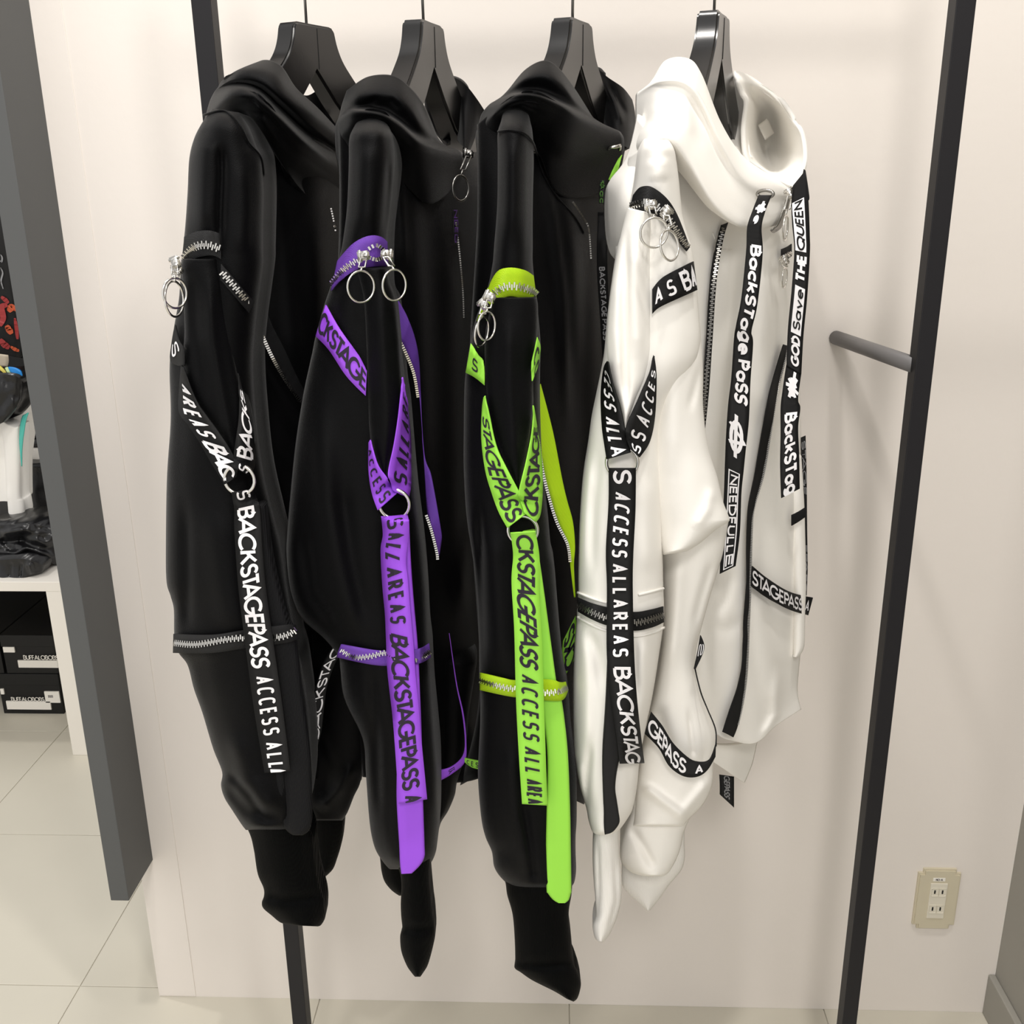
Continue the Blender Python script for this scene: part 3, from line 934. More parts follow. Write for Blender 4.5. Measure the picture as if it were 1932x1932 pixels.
# ================================================================== jacket 1: black with white lettering
hanger(578, 47, math.radians(25), 'glossy black hanger holding the leftmost black jacket', 577)
J = thing('hooded_jacket', 'black hooded jacket with white-lettered black straps, leftmost on the rail', 'jacket', group=WHEEL)
K = M['black']
body1, sb = volume('body', [
    [(400, 232, 0), (450, 228, .02), (520, 245, .06), (590, 262, .10), (650, 300, .17)],
    [(400, 420, 0), (460, 410, .02), (520, 410, .06), (600, 420, .10), (665, 430, .18)],
    [(405, 700, 0), (460, 700, .02), (530, 700, .06), (600, 700, .10), (668, 700, .18)],
    [(430, 1000, .02), (480, 1000, .03), (540, 1000, .06), (610, 1000, .10), (672, 1000, .18)],
    [(460, 1300, .02), (510, 1310, .03), (560, 1320, .06), (620, 1330, .10), (676, 1340, .18)],
    [(480, 1440, .02), (530, 1460, .03), (590, 1470, .06), (640, 1474, .10), (682, 1472, .18)]],
    -.415, .03, .06, K, J, seed=3.3, wr=.006,
    folds=[([(497, 300), (494, 420), (500, 560), (490, 700)], 10, -.006), ([(520, 300), (540, 520), (560, 700)], 22, .008),
           ([(600, 420), (610, 700), (620, 1000)], 25, .008), ([(560, 900), (585, 1200), (600, 1420)], 25, .01)])
sl1, ss = volume('sleeve', rows_lr([
    (205, 400, 450, 212), (232, 381, 470, 240), (262, 366, 484, 275), (300, 357, 494), (360, 354, 498), (420, 350, 497), (470, 345, 497), (500, 341, 497), (560, 338, 489),
    (620, 328, 482), (690, 320, 478), (790, 322, 484), (900, 315, 499), (1020, 313, 529), (1095, 314, 541), (1125, 322, 546),
    (1150, 328, 551), (1200, 329, 559), (1230, 336, 564), (1255, 354, 571), (1300, 366, 578), (1345, 382, 584), (1412, 402, 588),
    (1456, 419, 588), (1482, 417, 587), (1506, 424, 584), (1530, 439, 578), (1556, 456, 560), (1566, 464, 552)], 7),
    -.46, .05, .07, K, J, nv=170, cap0=.05, cap1=.04, seed=1.7, wr=.004,
    folds=[([(418, 270), (420, 330), (417, 400), (416, 470)], 9, -.010), ([(385, 250), (382, 340), (380, 440)], 20, .010),
           ([(455, 300), (462, 400), (455, 480)], 18, .004), ([(400, 950), (420, 1100), (440, 1200)], 26, .008),
           ([(350, 950), (352, 1100), (350, 1190)], 10, -.006), ([(420, 1480), (470, 1530), (530, 1550)], 14, -.008),
           ([(440, 1380), (470, 1470), (520, 1540)], 22, .008), ([(430, 1455), (470, 1500), (500, 1545)], 8, -.006)])
fl1, sf = volume('sleeve_panel', rows_lr([
    (488, 344, 416), (505, 342, 418), (540, 345, 424), (622, 348, 434), (699, 345, 448), (754, 360, 463), (800, 385, 472), (842, 412, 474), (885, 440, 462)]),
    -.495, .022, .02, K, J, nu=30, nv=80, seed=5.1, wr=.002, cap0=.03, cap1=.04,
    folds=[([(395, 520), (400, 640), (420, 760), (440, 860)], 12, .006), ([(365, 520), (368, 620), (380, 740)], 10, -.004)])
sv = join_surf(ss, sf)
st1, s_st = volume('sleeve_stripe', rows_lr([(955, 478, 500), (1050, 486, 512), (1165, 500, 540), (1200, 505, 556), (1300, 512, 568), (1400, 515, 582), (1464, 512, 587),
    (1510, 520, 588), (1550, 532, 588), (1567, 541, 583), (1576, 553, 571)]), -.502, .010, .012, M['stripe'], J, nu=20, nv=90, cap1=.05, wr=.0015,
    folds=[([(537, 1420), (538, 1500), (540, 1560)], 5, -.006)])
sv = join_surf(sv, s_st)
cf1, sc = volume('cuff', rows_lr([(1538, 452, 566), (1573, 471, 590), (1604, 479, 594), (1648, 486, 600), (1675, 497, 606), (1690, 498, 611), (1703, 494, 614),
    (1714, 497, 615, 1718), (1727, 512, 613, 1733), (1741, 530, 606, 1745), (1746, 552, 600, 1748)], 7), -.455, .03, .04, M['blackrib'], J, nv=70, wr=.003, cap1=.03,
    folds=[([(497, 1690), (540, 1700), (610, 1692)], 10, -.004)])
volume('far_sleeve', rows_lr([(1180, 585, 660), (1280, 585, 690), (1400, 588, 694), (1472, 580, 681), (1502, 575, 668), (1532, 575, 656), (1548, 580, 646)]),
    -.36, .03, .04, K, J, nv=70, wr=.006, cap1=.04, folds=[([(600, 1530), (640, 1490), (670, 1440)], 12, .008), ([(600, 1380), (620, 1440), (610, 1520)], 16, -.008)])
volume('cuff', rows_lr([(1530, 580, 650), (1565, 580, 648), (1593, 585, 644), (1620, 588, 636), (1640, 592, 628), (1656, 597, 612)]), -.34, .02, .03, M['blackrib'], J, nv=50, wr=.003, cap1=.03)
shell_grids('hood', [
    [[(466, 131, -.31), (497, 113, -.36), (530, 124, -.37), (559, 166, -.36), (598, 202, -.33), (634, 240, -.28)],
     [(424, 148, -.32), (455, 131, -.40), (510, 138, -.41), (545, 175, -.40), (590, 217, -.36), (637, 256, -.29)],
     [(410, 166, -.32), (440, 150, -.40), (490, 156, -.42), (535, 192, -.41), (585, 236, -.36), (641, 276, -.28)],
     [(404, 174, -.32), (438, 158, -.375), (485, 164, -.385), (528, 201, -.375), (580, 250, -.34), (643, 292, -.27)],
     [(396, 190, -.33), (434, 168, -.43), (478, 172, -.45), (520, 212, -.44), (575, 268, -.40), (645, 318, -.29)],
     [(389, 214, -.34), (428, 184, -.435), (470, 186, -.455), (510, 230, -.45), (565, 292, -.40), (645, 350, -.28)],
     [(386, 226, -.35), (425, 200, -.42), (462, 204, -.44), (500, 256, -.43), (550, 320, -.39), (645, 385, -.27)],
     [(396, 226, -.36), (430, 212, -.41), (470, 222, -.425), (510, 280, -.41), (570, 360, -.37), (648, 430, -.25)]],
    [[(560, 175, -.18), (580, 180, -.16), (600, 170, -.15), (625, 160, -.15), (640, 164, -.16), (650, 180, -.17)],
     [(575, 220, -.19), (595, 222, -.17), (610, 218, -.15), (630, 210, -.15), (645, 212, -.15), (656, 230, -.17)],
     [(600, 262, -.2), (610, 262, -.18), (620, 262, -.16), (635, 262, -.16), (645, 262, -.16), (656, 270, -.17)]]],
    K, J, th=.007, nu=50, nv=70, wr=.004, seed=4.4,
    folds=[([(430, 180), (480, 182), (540, 230), (610, 300)], 7, .006), ([(440, 205), (500, 215), (560, 290)], 8, -.006)])
# straps
lettered('strap', [(341, 690), (338, 730), (337, 776), (355, 803), (377, 836), (399, 875), (423, 914)],
         [(346, 694), (369, 754), (391, 787), (411, 814), (437, 855), (448, 880), (446, 900)], M['tapeblack'], J, M['inkwhite'],
         [('AREAS', 'narrow', (343, 735), (392, 822)), ('BAC', 'wide', (399, 840), (438, 900))], surf=sv, lift=(0, .007), eps=.005)
lettered('strap', [(470, 897), (479, 885), (482, 869), (480, 828), (473, 792), (462, 754), (452, 710)],
         [(444, 882), (443, 868), (441, 856), (450, 800), (452, 760), (451, 740), (450, 704)], M['tapeblack'], J, M['inkwhite'],
         [('S', 'narrow', (461, 889), (461, 880)), ('BACKS', 'wide', (463, 862), (455, 738))], surf=sv, lift=(.008, 0), eps=.006)
lettered('strap', [(327, 625), (323, 650), (321, 680), (335, 690)], [(330, 612), (337, 640), (346, 660), (347, 690)], M['tapeblack'], J, M['inkwhite'],
         [('S', 'narrow', (327, 648), (331, 668))], surf=sv, eps=.004, nv=20)
mt_ = lettered('strap', [(437, 930), (442, 962), (442, 999), (449, 1102), (458, 1180), (468, 1257), (480, 1344), (499, 1458)],
         [(476, 922), (489, 953), (493, 1006), (499, 1086), (511, 1180), (522, 1257), (533, 1335), (548, 1455)], M['tapeblack'], J, M['inkwhite'],
         [('S', 'narrow', (459, 926), (461, 940)), ('BACKSTAGEPASS', 'wide', (465, 959), (497, 1257), .12, .8), ('ACCESS', 'narrow', (500, 1278), (510, 1387)),
          ('ALL', 'narrow', (512, 1400), (521, 1445)), ('A', 'narrow', (522, 1450), (523, 1457))], surf=sv, lift=(.008, 0), eps=.0105, smooth=10, nv=110, wavy=.0008)
ring('strap_ring', 452, 905, 29, 27, float(depth(sv, np.array([452.]), np.array([905.]), 30)[0]) - .003, J, M['metal'], .0019)
lettered('strap', [(596, 1418), (606, 1380), (612, 1330), (618, 1292), (634, 1248), (650, 1226)], [(588, 1412), (589, 1370), (588, 1335), (594, 1300), (610, 1250), (634, 1210)],
         M['tapeblack'], J, M['inkwhite'], [('BACKSTAG', 'wide', (597, 1392), (641, 1220), .12, .88)], Y=[-.43, -.43, -.44, -.45])
# zippers of the sleeve
zipper(J, [(344, 499), (372, 486), (400, 482), (417, 489)], [(347, 447), (370, 437), (395, 435), (414, 440)], [(345, 490), (366, 467), (390, 462), (416, 470)], M['zipblack'], ss, half=.0044)
zipper(J, [(416, 528), (440, 556), (470, 590)], [(417, 498), (445, 530), (480, 570)], [(418, 513), (440, 538), (464, 566)], M['zipblack'], ss, half=.004)
bm = bmesh.new(); c_ = V1(465, 567, -.50); box(bm, c_ - Vector((.003, .002, .003)), c_ + Vector((.003, .001, .003)), .0005); obm('zipper_stop', bm, M['metal'], J)
zb = Tape('zipper_tape', [(486, 585), (492, 622), (520, 682), (545, 722), (572, 766)], [(496, 560), (512, 610), (535, 655), (558, 705), (582, 752)], M['zipblack'], J, surf=sb, eps=.02)
teeth([(492, 619), (515, 670), (540, 715), (570, 758)], zb.o, M['metal'], surf=sb, eps=.034, half=.003, pitch=.0024, side=-1)
zipper(J, [(326, 1232), (400, 1232), (470, 1222), (540, 1213), (563, 1205)], [(327, 1196), (400, 1198), (470, 1188), (530, 1180), (558, 1178)],
       [(329, 1213), (370, 1216), (430, 1206), (470, 1203), (520, 1203), (545, 1197), (559, 1188)], M['zipblack'], join_surf(ss, s_st), half=.0042)
slider(333, 496, -.515, J, math.radians(70), (14, 28, 330, 553, 0), M['metal'])
slider(337, 508, -.51, J, math.radians(60), (6, 33, 329, 564, 0), M['metal'])
seam('seam', [(384, 217), (420, 209), (440, 220), (455, 240), (470, 270), (492, 296), (498, 330)], J, K, ss, .001, .0011)
teeth([(623, 392), (628, 415), (632, 437)], J, M['metal'], surf=sb, eps=.02, half=.0014, pitch=.0024, side=1)

# ================================================================== jacket 2: black with purple straps
hanger(799, 43, math.radians(13), 'dark hanger with grey sheen holding the purple-strapped jacket', 796)
J = thing('hooded_jacket', 'black hooded jacket with purple straps and violet zippers', 'jacket', group=WHEEL)
body2, sb = volume('body', [
    [(638, 235, .03), (720, 215, .03), (790, 260, .06), (860, 290, .13), (905, 285, .2)],
    [(640, 420, .0), (720, 420, .0), (790, 420, .05), (860, 420, .12), (920, 420, .2)],
    [(630, 700, .0), (720, 700, .0), (800, 700, .05), (870, 700, .12), (925, 700, .2)],
    [(640, 1000, .01), (720, 1000, .02), (810, 1000, .05), (880, 1000, .12), (930, 1000, .2)],
    [(660, 1300, .02), (730, 1300, .03), (820, 1310, .06), (890, 1310, .12), (930, 1310, .2)],
    [(684, 1466, .03), (740, 1472, .04), (825, 1478, .07), (885, 1474, .12), (925, 1460, .2)]],
    -.40, .03, .06, K, J, seed=9.3, wr=.006,
    folds=[([(775, 330), (790, 600), (800, 900)], 20, .008), ([(750, 300), (757, 420), (762, 500)], 9, .008), ([(850, 420), (858, 800), (868, 1200)], 22, .01), ([(895, 980), (880, 1060), (870, 1150)], 16, .012)])
sl2, ss = volume('sleeve', rows_lr([
    (215, 672, 730), (238, 668, 735), (262, 659, 742), (311, 658, 745), (388, 655, 738), (440, 649, 732), (479, 642, 731), (545, 622, 733), (575, 612, 745), (632, 596, 754), (666, 589, 757),
    (725, 576, 762), (769, 568, 769), (843, 557, 776), (932, 548, 785), (991, 543, 793), (1050, 540, 800), (1115, 547, 805), (1165, 568, 807), (1205, 612, 809),
    (1238, 638, 812), (1262, 642, 813), (1319, 650, 816), (1393, 684, 822), (1457, 690, 827), (1538, 696, 828), (1576, 701, 826), (1604, 709, 823), (1625, 722, 815), (1640, 735, 802)], 7),
    -.45, .055, .08, K, J, nv=170, cap0=.04, cap1=.05, top=(.07, .07), seed=2.9, wr=.004,
    folds=[([(690, 270), (690, 350), (688, 440)], 22, .008), ([(735, 300), (732, 380), (728, 440)], 6, -.006), ([(600, 750), (620, 950), (650, 1100), (680, 1200)], 24, .010),
           ([(640, 900), (660, 1050), (690, 1190)], 18, -.008), ([(700, 1260), (710, 1400), (715, 1540)], 10, -.006), ([(812, 1260), (820, 1400), (824, 1540)], 7, .003),
           ([(570, 1000), (590, 1120), (640, 1200)], 14, -.006)])
fl2, sf = volume('sleeve_panel', rows_lr([
    (504, 668, 731), (530, 676, 735), (569, 684, 747), (637, 688, 754), (696, 690, 758), (749, 692, 762), (800, 694, 757), (850, 700, 744), (880, 712, 736), (905, 722, 730)]),
    -.492, .024, .02, K, J, nu=30, nv=80, seed=6.1, wr=.002, cap0=.03, cap1=.04,
    folds=[([(715, 540), (722, 660), (728, 780), (728, 870)], 12, .004)])
sv = join_surf(ss, sf)
st2, s_st = volume('sleeve_stripe', rows_lr([(985, 735, 772), (1056, 738, 775), (1127, 742, 780), (1216, 746, 788), (1270, 748, 791), (1400, 750, 796), (1500, 748, 798), (1593, 753, 801),
    (1618, 754, 801, 1616), (1634, 755, 793, 1632), (1649, 757, 777, 1648)]), -.519, .003, .006, M['tapepurple'], J, nu=16, nv=90, wr=.0006, shape=8)
volume('cuff', rows_lr([(1600, 728, 815), (1648, 755, 811), (1708, 756, 816), (1730, 757, 819), (1752, 759, 821), (1766, 755, 821), (1794, 757, 815), (1821, 767, 807), (1836, 777, 798), (1843, 783, 793)]),
    -.47, .025, .035, M['blackrib'], J, nv=70, wr=.003, cap1=.04, folds=[([(757, 1750), (790, 1756), (820, 1748)], 10, -.004)])
volume('far_sleeve', rows_lr([(1250, 820, 900), (1350, 822, 884), (1420, 824, 878), (1477, 824, 862), (1500, 824, 858), (1529, 823, 846), (1552, 822, 832), (1575, 818, 826)]), -.33, .03, .05, K, J, nv=60, wr=.005, cap1=.05)
volume('cuff', rows_lr([(1585, 712, 770), (1620, 717, 770), (1645, 720, 770), (1664, 726, 772), (1680, 739, 772), (1690, 753, 772)]), -.36, .02, .03, M['blackrib'], J, nv=40, wr=.003, cap1=.05)
shell_grids('hood', [
    [[(654, 171, -.31), (693, 145, -.355), (740, 142, -.365), (771, 162, -.36), (802, 202, -.34), (832, 277, -.28)],
     [(645, 197, -.32), (678, 178, -.385), (735, 178, -.395), (768, 200, -.39), (799, 238, -.365), (846, 279, -.285)],
     [(641, 214, -.33), (668, 203, -.385), (716, 206, -.39), (748, 222, -.39), (797, 259, -.37), (857, 280, -.29)],
     [(637, 226, -.335), (664, 209, -.44), (715, 212, -.458), (750, 230, -.445), (799, 269, -.412), (866, 283, -.295)],
     [(632, 240, -.34), (662, 226, -.44), (714, 227, -.455), (750, 252, -.445), (800, 285, -.415), (873, 289, -.30)],
     [(632, 262, -.335), (660, 246, -.43), (713, 242, -.44), (746, 272, -.43), (800, 308, -.405), (876, 299, -.30)],
     [(634, 290, -.33), (662, 262, -.41), (714, 258, -.42), (750, 300, -.415), (805, 340, -.39), (874, 318, -.29)],
     [(640, 330, -.33), (668, 300, -.40), (720, 300, -.41), (760, 345, -.40), (812, 385, -.37), (870, 345, -.28)]],
    [[(800, 176, -.13), (830, 150, -.12), (857, 147, -.15), (880, 162, -.17), (898, 184, -.17), (914, 208, -.16)],
     [(810, 205, -.14), (838, 180, -.11), (859, 182, -.15), (876, 200, -.18), (895, 215, -.18), (906, 228, -.17)],
     [(825, 240, -.15), (848, 225, -.12), (861, 228, -.16), (874, 240, -.2), (888, 250, -.2), (898, 256, -.19)],
     [(845, 268, -.18), (858, 262, -.16), (867, 270, -.2), (875, 278, -.22), (882, 282, -.22), (887, 284, -.21)]]],
    K, J, th=.007, nu=50, nv=70, wr=.004, seed=8.4, folds=[([(672, 205), (695, 195), (714, 182)], 5, -.004), ([(735, 185), (755, 205)], 5, -.003), ([(790, 190), (815, 250), (824, 275)], 5, -.004)])
P_ = M['tapepurple']; D_ = M['inkdark']
lettered('strap', [(595, 634), (620, 660), (649, 704), (670, 728), (690, 747)], [(614, 575), (637, 616), (667, 657), (680, 676), (692, 700)], P_, J, D_,
         [('CKSTAGE', 'wide', (604, 606), (689, 722), .16, .86)], surf=ss, eps=.004)
lettered('strap', [(695, 835), (695, 887), (701, 929), (712, 962)], [(698, 830), (711, 876), (729, 902), (748, 930)], P_, J, D_,
         [('ACCESS', 'narrow', (697, 848), (726, 943))], surf=sv, lift=(0, .007), eps=.006)
lettered('strap', [(772, 938), (776, 914), (776, 873), (776, 828), (769, 763), (761, 713)], [(744, 928), (734, 895), (744, 843), (752, 793), (758, 735), (760, 711)], P_, J, D_,
         [('S', 'narrow', (755, 908), (756, 896)), ('ALL', 'narrow', (758, 878), (763, 824)), ('ARE', 'narrow', (763, 806), (763, 745))], surf=sv, lift=(.008, 0), eps=.007)
lettered('strap', [(719, 975), (722, 1009), (718, 1038), (721, 1103), (726, 1157), (728, 1201), (731, 1269), (740, 1348), (746, 1422), (752, 1517)],
         [(769, 970), (772, 997), (766, 1056), (769, 1090), (774, 1150), (780, 1216), (784, 1275), (790, 1334), (796, 1407), (806, 1508)], P_, J, D_,
         [('S', 'narrow', (744, 981), (745, 993)), ('ALL', 'narrow', (744, 1006), (744, 1057)), ('AREAS', 'narrow', (745, 1074), (754, 1173)),
          ('BACKSTAGEPASS', 'wide', (756, 1200), (776, 1490), .16, .8), ('A', 'narrow', (778, 1504), (778, 1513))], surf=join_surf(sv, s_st), lift=(.008, 0), eps=.0105, smooth=10, nv=110, wavy=.0008)
ring('strap_ring', 744, 951, 32, 27, float(depth(sv, np.array([744.]), np.array([951.]), 30)[0]) - .003, J, M['metal'], .0019)
zipper(J, [(624, 548), (643, 528), (673, 509), (705, 503), (733, 503)], [(636, 492), (664, 461), (692, 446), (717, 446), (731, 456)], [(624, 537), (650, 507), (676, 490)], M['zippurple'], ss)
teeth([(696, 473), (710, 466), (722, 474)], J, M['metal'], surf=ss, eps=.007, half=.003, pitch=.003, side=1)
teeth([(694, 488), (710, 493), (726, 488)], J, M['metal'], surf=ss, eps=.007, half=.003, pitch=.003, side=1)
slider(688, 482, -.515, J, math.radians(-8), (22, 29.5, 681, 541, 0), M['metal'])
slider(729, 480, -.513, J, math.radians(188), (19, 29, 744, 538, 0), M['metal'])
zipper(J, [(634, 1240), (700, 1254), (740, 1256), (790, 1252), (813, 1240)], [(643, 1216), (700, 1226), (735, 1228), (785, 1226), (810, 1214)],
       [(643, 1226), (668, 1240), (700, 1238), (728, 1232), (760, 1244), (790, 1243), (811, 1229)], M['zippurple'], join_surf(ss, s_st))
teeth([(786, 1245), (798, 1239), (811, 1230)], J, M['metal'], Y=[-.524, -.516, -.494])
z2 = Tape('zipper_tape', [(747, 565), (754, 637), (767, 663), (783, 704), (791, 749), (796, 810), (800, 873), (806, 970), (816, 1000), (829, 1050)],
          [(749, 563), (767, 595), (782, 634), (791, 681), (794, 749), (797, 812), (803, 870), (814, 902), (832, 1000), (833, 1024)], M['zippurple'], J, Y=[-.45, -.45, -.44, -.42, -.42, -.43, -.44, -.43], th=.001)
teeth([(754, 637), (767, 663), (783, 704), (791, 749)], z2.o, M['metal'], Y=[-.456, -.45, -.44, -.43], half=.0026, pitch=.0025, side=-1)
teeth([(806, 970), (816, 1000), (826, 1040), (828, 1056)], z2.o, M['metal'], Y=[-.44, -.44], half=.0026, pitch=.0025, side=-1)
lettered('strap', [(848, 1195), (862, 1289), (875, 1348), (880, 1401), (877, 1438), (853, 1460), (829, 1474)], [(847, 1195), (860, 1289), (872, 1348), (877, 1401), (872, 1428), (851, 1447), (827, 1454)], P_, J, D_,
         [('R', 'narrow', (858, 1450), (846, 1458))], Y=[-.37, -.39, -.40, -.41])
slider(885, 291, -.33, J, math.radians(10), (14, 24, 869, 355, 0), M['gunmetal'])
teeth([(859, 418), (866, 480), (872, 548), (874, 600)], J, M['gunmetal'], surf=sb, eps=.012, half=.0014, pitch=.0024, side=1)
lettered('drawcord', [(853, 395), (855, 430), (856, 462)], [(864, 395), (866, 430), (862, 462)], M['tapeblack'], J, M['inkviolet'], [('NEED', 'mixed', (859, 398), (860, 458))], surf=sb, eps=.014, nv=20)

# ================================================================== jacket 3: black with lime straps
hanger(1080, 39, math.radians(20), 'black hanger with grey front face holding the lime-strapped jacket', 1082)
J = thing('hooded_jacket', 'black hooded jacket with lime green straps and zippers', 'jacket', group=WHEEL)
body3, sb = volume('body', [
    [(900, 235, .03), (960, 200, .03), (1040, 240, .06), (1110, 280, .12), (1165, 290, .18)],
    [(900, 420, .0), (960, 420, .0), (1040, 420, .05), (1110, 420, .11), (1168, 420, .18)],
    [(885, 700, .0), (960, 700, .0), (1040, 700, .05), (1110, 700, .11), (1172, 700, .18)],
    [(890, 1000, .01), (970, 1000, .02), (1050, 1000, .05), (1115, 1000, .11), (1172, 1000, .18)],
    [(905, 1300, .02), (980, 1300, .03), (1060, 1310, .06), (1110, 1310, .11), (1165, 1310, .18)],
    [(868, 1482, .10), (905, 1468, .06), (980, 1474, .05), (1060, 1500, .08), (1102, 1518, .11)]],
    -.40, .03, .06, K, J, seed=12.3, wr=.006,
    folds=[([(1020, 300), (1045, 420), (1062, 560), (1070, 800)], 9, .008), ([(1060, 330), (1082, 480), (1090, 700)], 16, .008), ([(1120, 500), (1128, 800), (1120, 1100)], 20, .01)])
sl3, ss = volume('sleeve', rows_lr([
    (200, 950, 995), (226, 946, 1000), (252, 939, 1005), (300, 939, 1007), (388, 938, 1005), (466, 932, 1005), (500, 929, 1005), (550, 918, 1010), (600, 898, 1016), (651, 887, 1020),
    (700, 879, 1019), (741, 876, 1019), (813, 875, 1021), (886, 875, 1025), (973, 880, 1034), (1040, 890, 1040), (1068, 894, 1046), (1127, 900, 1051), (1186, 903, 1056), (1245, 904, 1062), (1283, 904, 1068),
    (1305, 906, 1073), (1363, 906, 1077), (1422, 903, 1085), (1472, 902, 1088), (1543, 908, 1088), (1579, 916, 1086), (1607, 928, 1086), (1634, 932, 1087), (1652, 942, 1086), (1668, 958, 1082), (1676, 972, 1072)], 7),
    -.46, .05, .075, K, J, nv=170, cap0=.04, cap1=.04, top=(.07, .07), seed=7.9, wr=.004,
    folds=[([(965, 260), (966, 350), (966, 450)], 18, .008), ([(1002, 290), (1002, 380), (1001, 470)], 6, -.004), ([(930, 1000), (935, 1120), (940, 1260)], 22, .008),
           ([(904, 960), (906, 1100), (908, 1260)], 7, -.010), ([(960, 1400), (970, 1530), (1000, 1650)], 18, .008), ([(985, 1500), (1000, 1600), (1010, 1670)], 8, -.006)])
fl3, sf = volume('sleeve_panel', rows_lr([
    (560, 930, 1012), (580, 925, 1015), (630, 915, 1014), (683, 913, 1008), (720, 914, 1006), (770, 916, 1006), (813, 928, 1001), (860, 944, 994), (900, 962, 987), (935, 975, 981)]),
    -.497, .024, .02, K, J, nu=30, nv=80, seed=3.1, wr=.002, cap0=.03, cap1=.03,
    folds=[([(960, 600), (962, 740), (972, 880)], 14, .006)])
sv = join_surf(ss, sf)
st3, s_st = volume('sleeve_stripe', rows_lr([(1003, 985, 1010), (1097, 992, 1024), (1186, 1000, 1036), (1274, 1010, 1048), (1300, 1014, 1052), (1322, 1020, 1060), (1392, 1030, 1069), (1450, 1033, 1073), (1538, 1031, 1076),
    (1600, 1030, 1077), (1675, 1031, 1078), (1686, 1034, 1077), (1698, 1044, 1073), (1704, 1054, 1066)]), -.507, .003, .006, M['tapelime'], J, nu=16, nv=100, wr=.0008, shape=8)
volume('cuff', rows_lr([(1640, 942, 1082), (1664, 953, 1080), (1689, 957, 1078), (1725, 967, 1073), (1772, 971, 1078), (1810, 972, 1082, 1814), (1826, 971, 1090, 1832), (1835, 983, 1096, 1853), (1850, 1005, 1094, 1870), (1870, 1045, 1089, 1884), (1885, 1070, 1082, 1890)]),
    -.465, .03, .045, M['blackrib'], J, nv=80, wr=.003, cap1=.03, folds=[([(972, 1818), (1030, 1822), (1085, 1816)], 9, -.004)])
shell_grids('hood', [
    [[(958, 171, -.31), (990, 132, -.355), (1026, 114, -.365), (1053, 127, -.36), (1085, 168, -.34), (1120, 224, -.28)],
     [(945, 183, -.32), (983, 152, -.385), (1024, 142, -.395), (1058, 158, -.39), (1088, 192, -.365), (1130, 232, -.285)],
     [(934, 190, -.33), (975, 173, -.385), (1018, 172, -.39), (1058, 189, -.39), (1092, 209, -.37), (1152, 241, -.29)],
     [(922, 198, -.335), (968, 178, -.44), (1010, 177, -.458), (1056, 196, -.445), (1095, 218, -.412), (1166, 246, -.295)],
     [(908, 216, -.34), (952, 192, -.445), (1000, 188, -.46), (1050, 210, -.445), (1095, 238, -.415), (1173, 252, -.30)],
     [(902, 238, -.335), (940, 208, -.44), (985, 204, -.45), (1028, 236, -.43), (1075, 280, -.405), (1178, 266, -.30)],
     [(897, 258, -.33), (932, 224, -.42), (975, 216, -.43), (1018, 256, -.415), (1060, 310, -.39), (1176, 300, -.29)],
     [(900, 290, -.33), (938, 252, -.40), (975, 240, -.405), (1016, 290, -.40), (1060, 370, -.37), (1160, 360, -.27)]],
    [[(1075, 160, -.13), (1100, 135, -.11), (1122, 129, -.15), (1150, 148, -.17), (1176, 166, -.16), (1193, 188, -.13)],
     [(1090, 190, -.14), (1110, 175, -.11), (1128, 172, -.15), (1155, 186, -.18), (1182, 200, -.17), (1198, 212, -.14)],
     [(1102, 212, -.15), (1118, 204, -.13), (1136, 206, -.17), (1160, 220, -.2), (1184, 230, -.19), (1198, 238, -.16)],
     [(1115, 232, -.19), (1130, 230, -.17), (1148, 240, -.2), (1166, 252, -.22), (1182, 260, -.22), (1194, 262, -.2)],
     [(1130, 250, -.22), (1145, 252, -.21), (1160, 260, -.22), (1172, 272, -.24), (1182, 278, -.24), (1188, 280, -.23)]]],
    K, J, th=.007, nu=50, nv=70, wr=.004, seed=14.4, folds=[([(950, 205), (985, 196), (1020, 210)], 5, -.004), ([(1130, 140), (1160, 190), (1175, 235)], 7, .008), ([(1150, 160), (1180, 215)], 5, -.006)])
L_ = M['tapelime']
lettered('strap', [(878, 703), (895, 712), (914, 727)], [(888, 648), (900, 668), (912, 680)], L_, J, D_, [('S', 'narrow', (890, 688), (899, 696), .25, .75)], surf=ss, eps=.004, nv=24)
lettered('strap', [(1004, 684), (1004, 700), (1005, 719)], [(1014, 636), (1020, 654), (1018, 684)], L_, J, D_, [('CC', 'narrow', (1010, 666), (1011, 700))], surf=sv, eps=.006, nv=24)
lettered('strap', [(912, 750), (909, 772), (908, 828), (915, 886), (927, 929), (941, 967), (957, 996)], [(914, 747), (923, 787), (936, 842), (959, 892), (979, 930), (988, 952), (993, 968)], L_, J, D_,
         [('STAGEPASS', 'wide', (914, 788), (973, 978), .14, .86)], surf=sv, lift=(0, .007), eps=.006)
lettered('strap', [(1012, 985), (1020, 970), (1024, 929), (1023, 871), (1015, 813), (1008, 768)], [(990, 966), (983, 945), (980, 930), (994, 871), (1005, 813), (1007, 765)], L_, J, D_,
         [('CKSTAGE', 'wide', (1001, 970), (1011, 806), .14, .86)], surf=sv, lift=(.008, 0), eps=.007)
lettered('strap', [(963, 1006), (968, 1047), (965, 1097), (970, 1186), (973, 1304), (977, 1392), (985, 1517)], [(1010, 1003), (1018, 1053), (1018, 1127), (1023, 1215), (1026, 1319), (1029, 1407), (1033, 1520)], L_, J, D_,
         [('CKSTAGEPASS', 'wide', (989, 1010), (998, 1256), .16, .84), ('ACCESS', 'narrow', (1000, 1280), (1002, 1396)), ('ALL', 'narrow', (1003, 1412), (1005, 1455)), ('AREA', 'narrow', (1006, 1474), (1009, 1513))],
         surf=join_surf(sv, s_st), lift=(.008, 0), eps=.0105, smooth=10, nv=110, wavy=.0008)
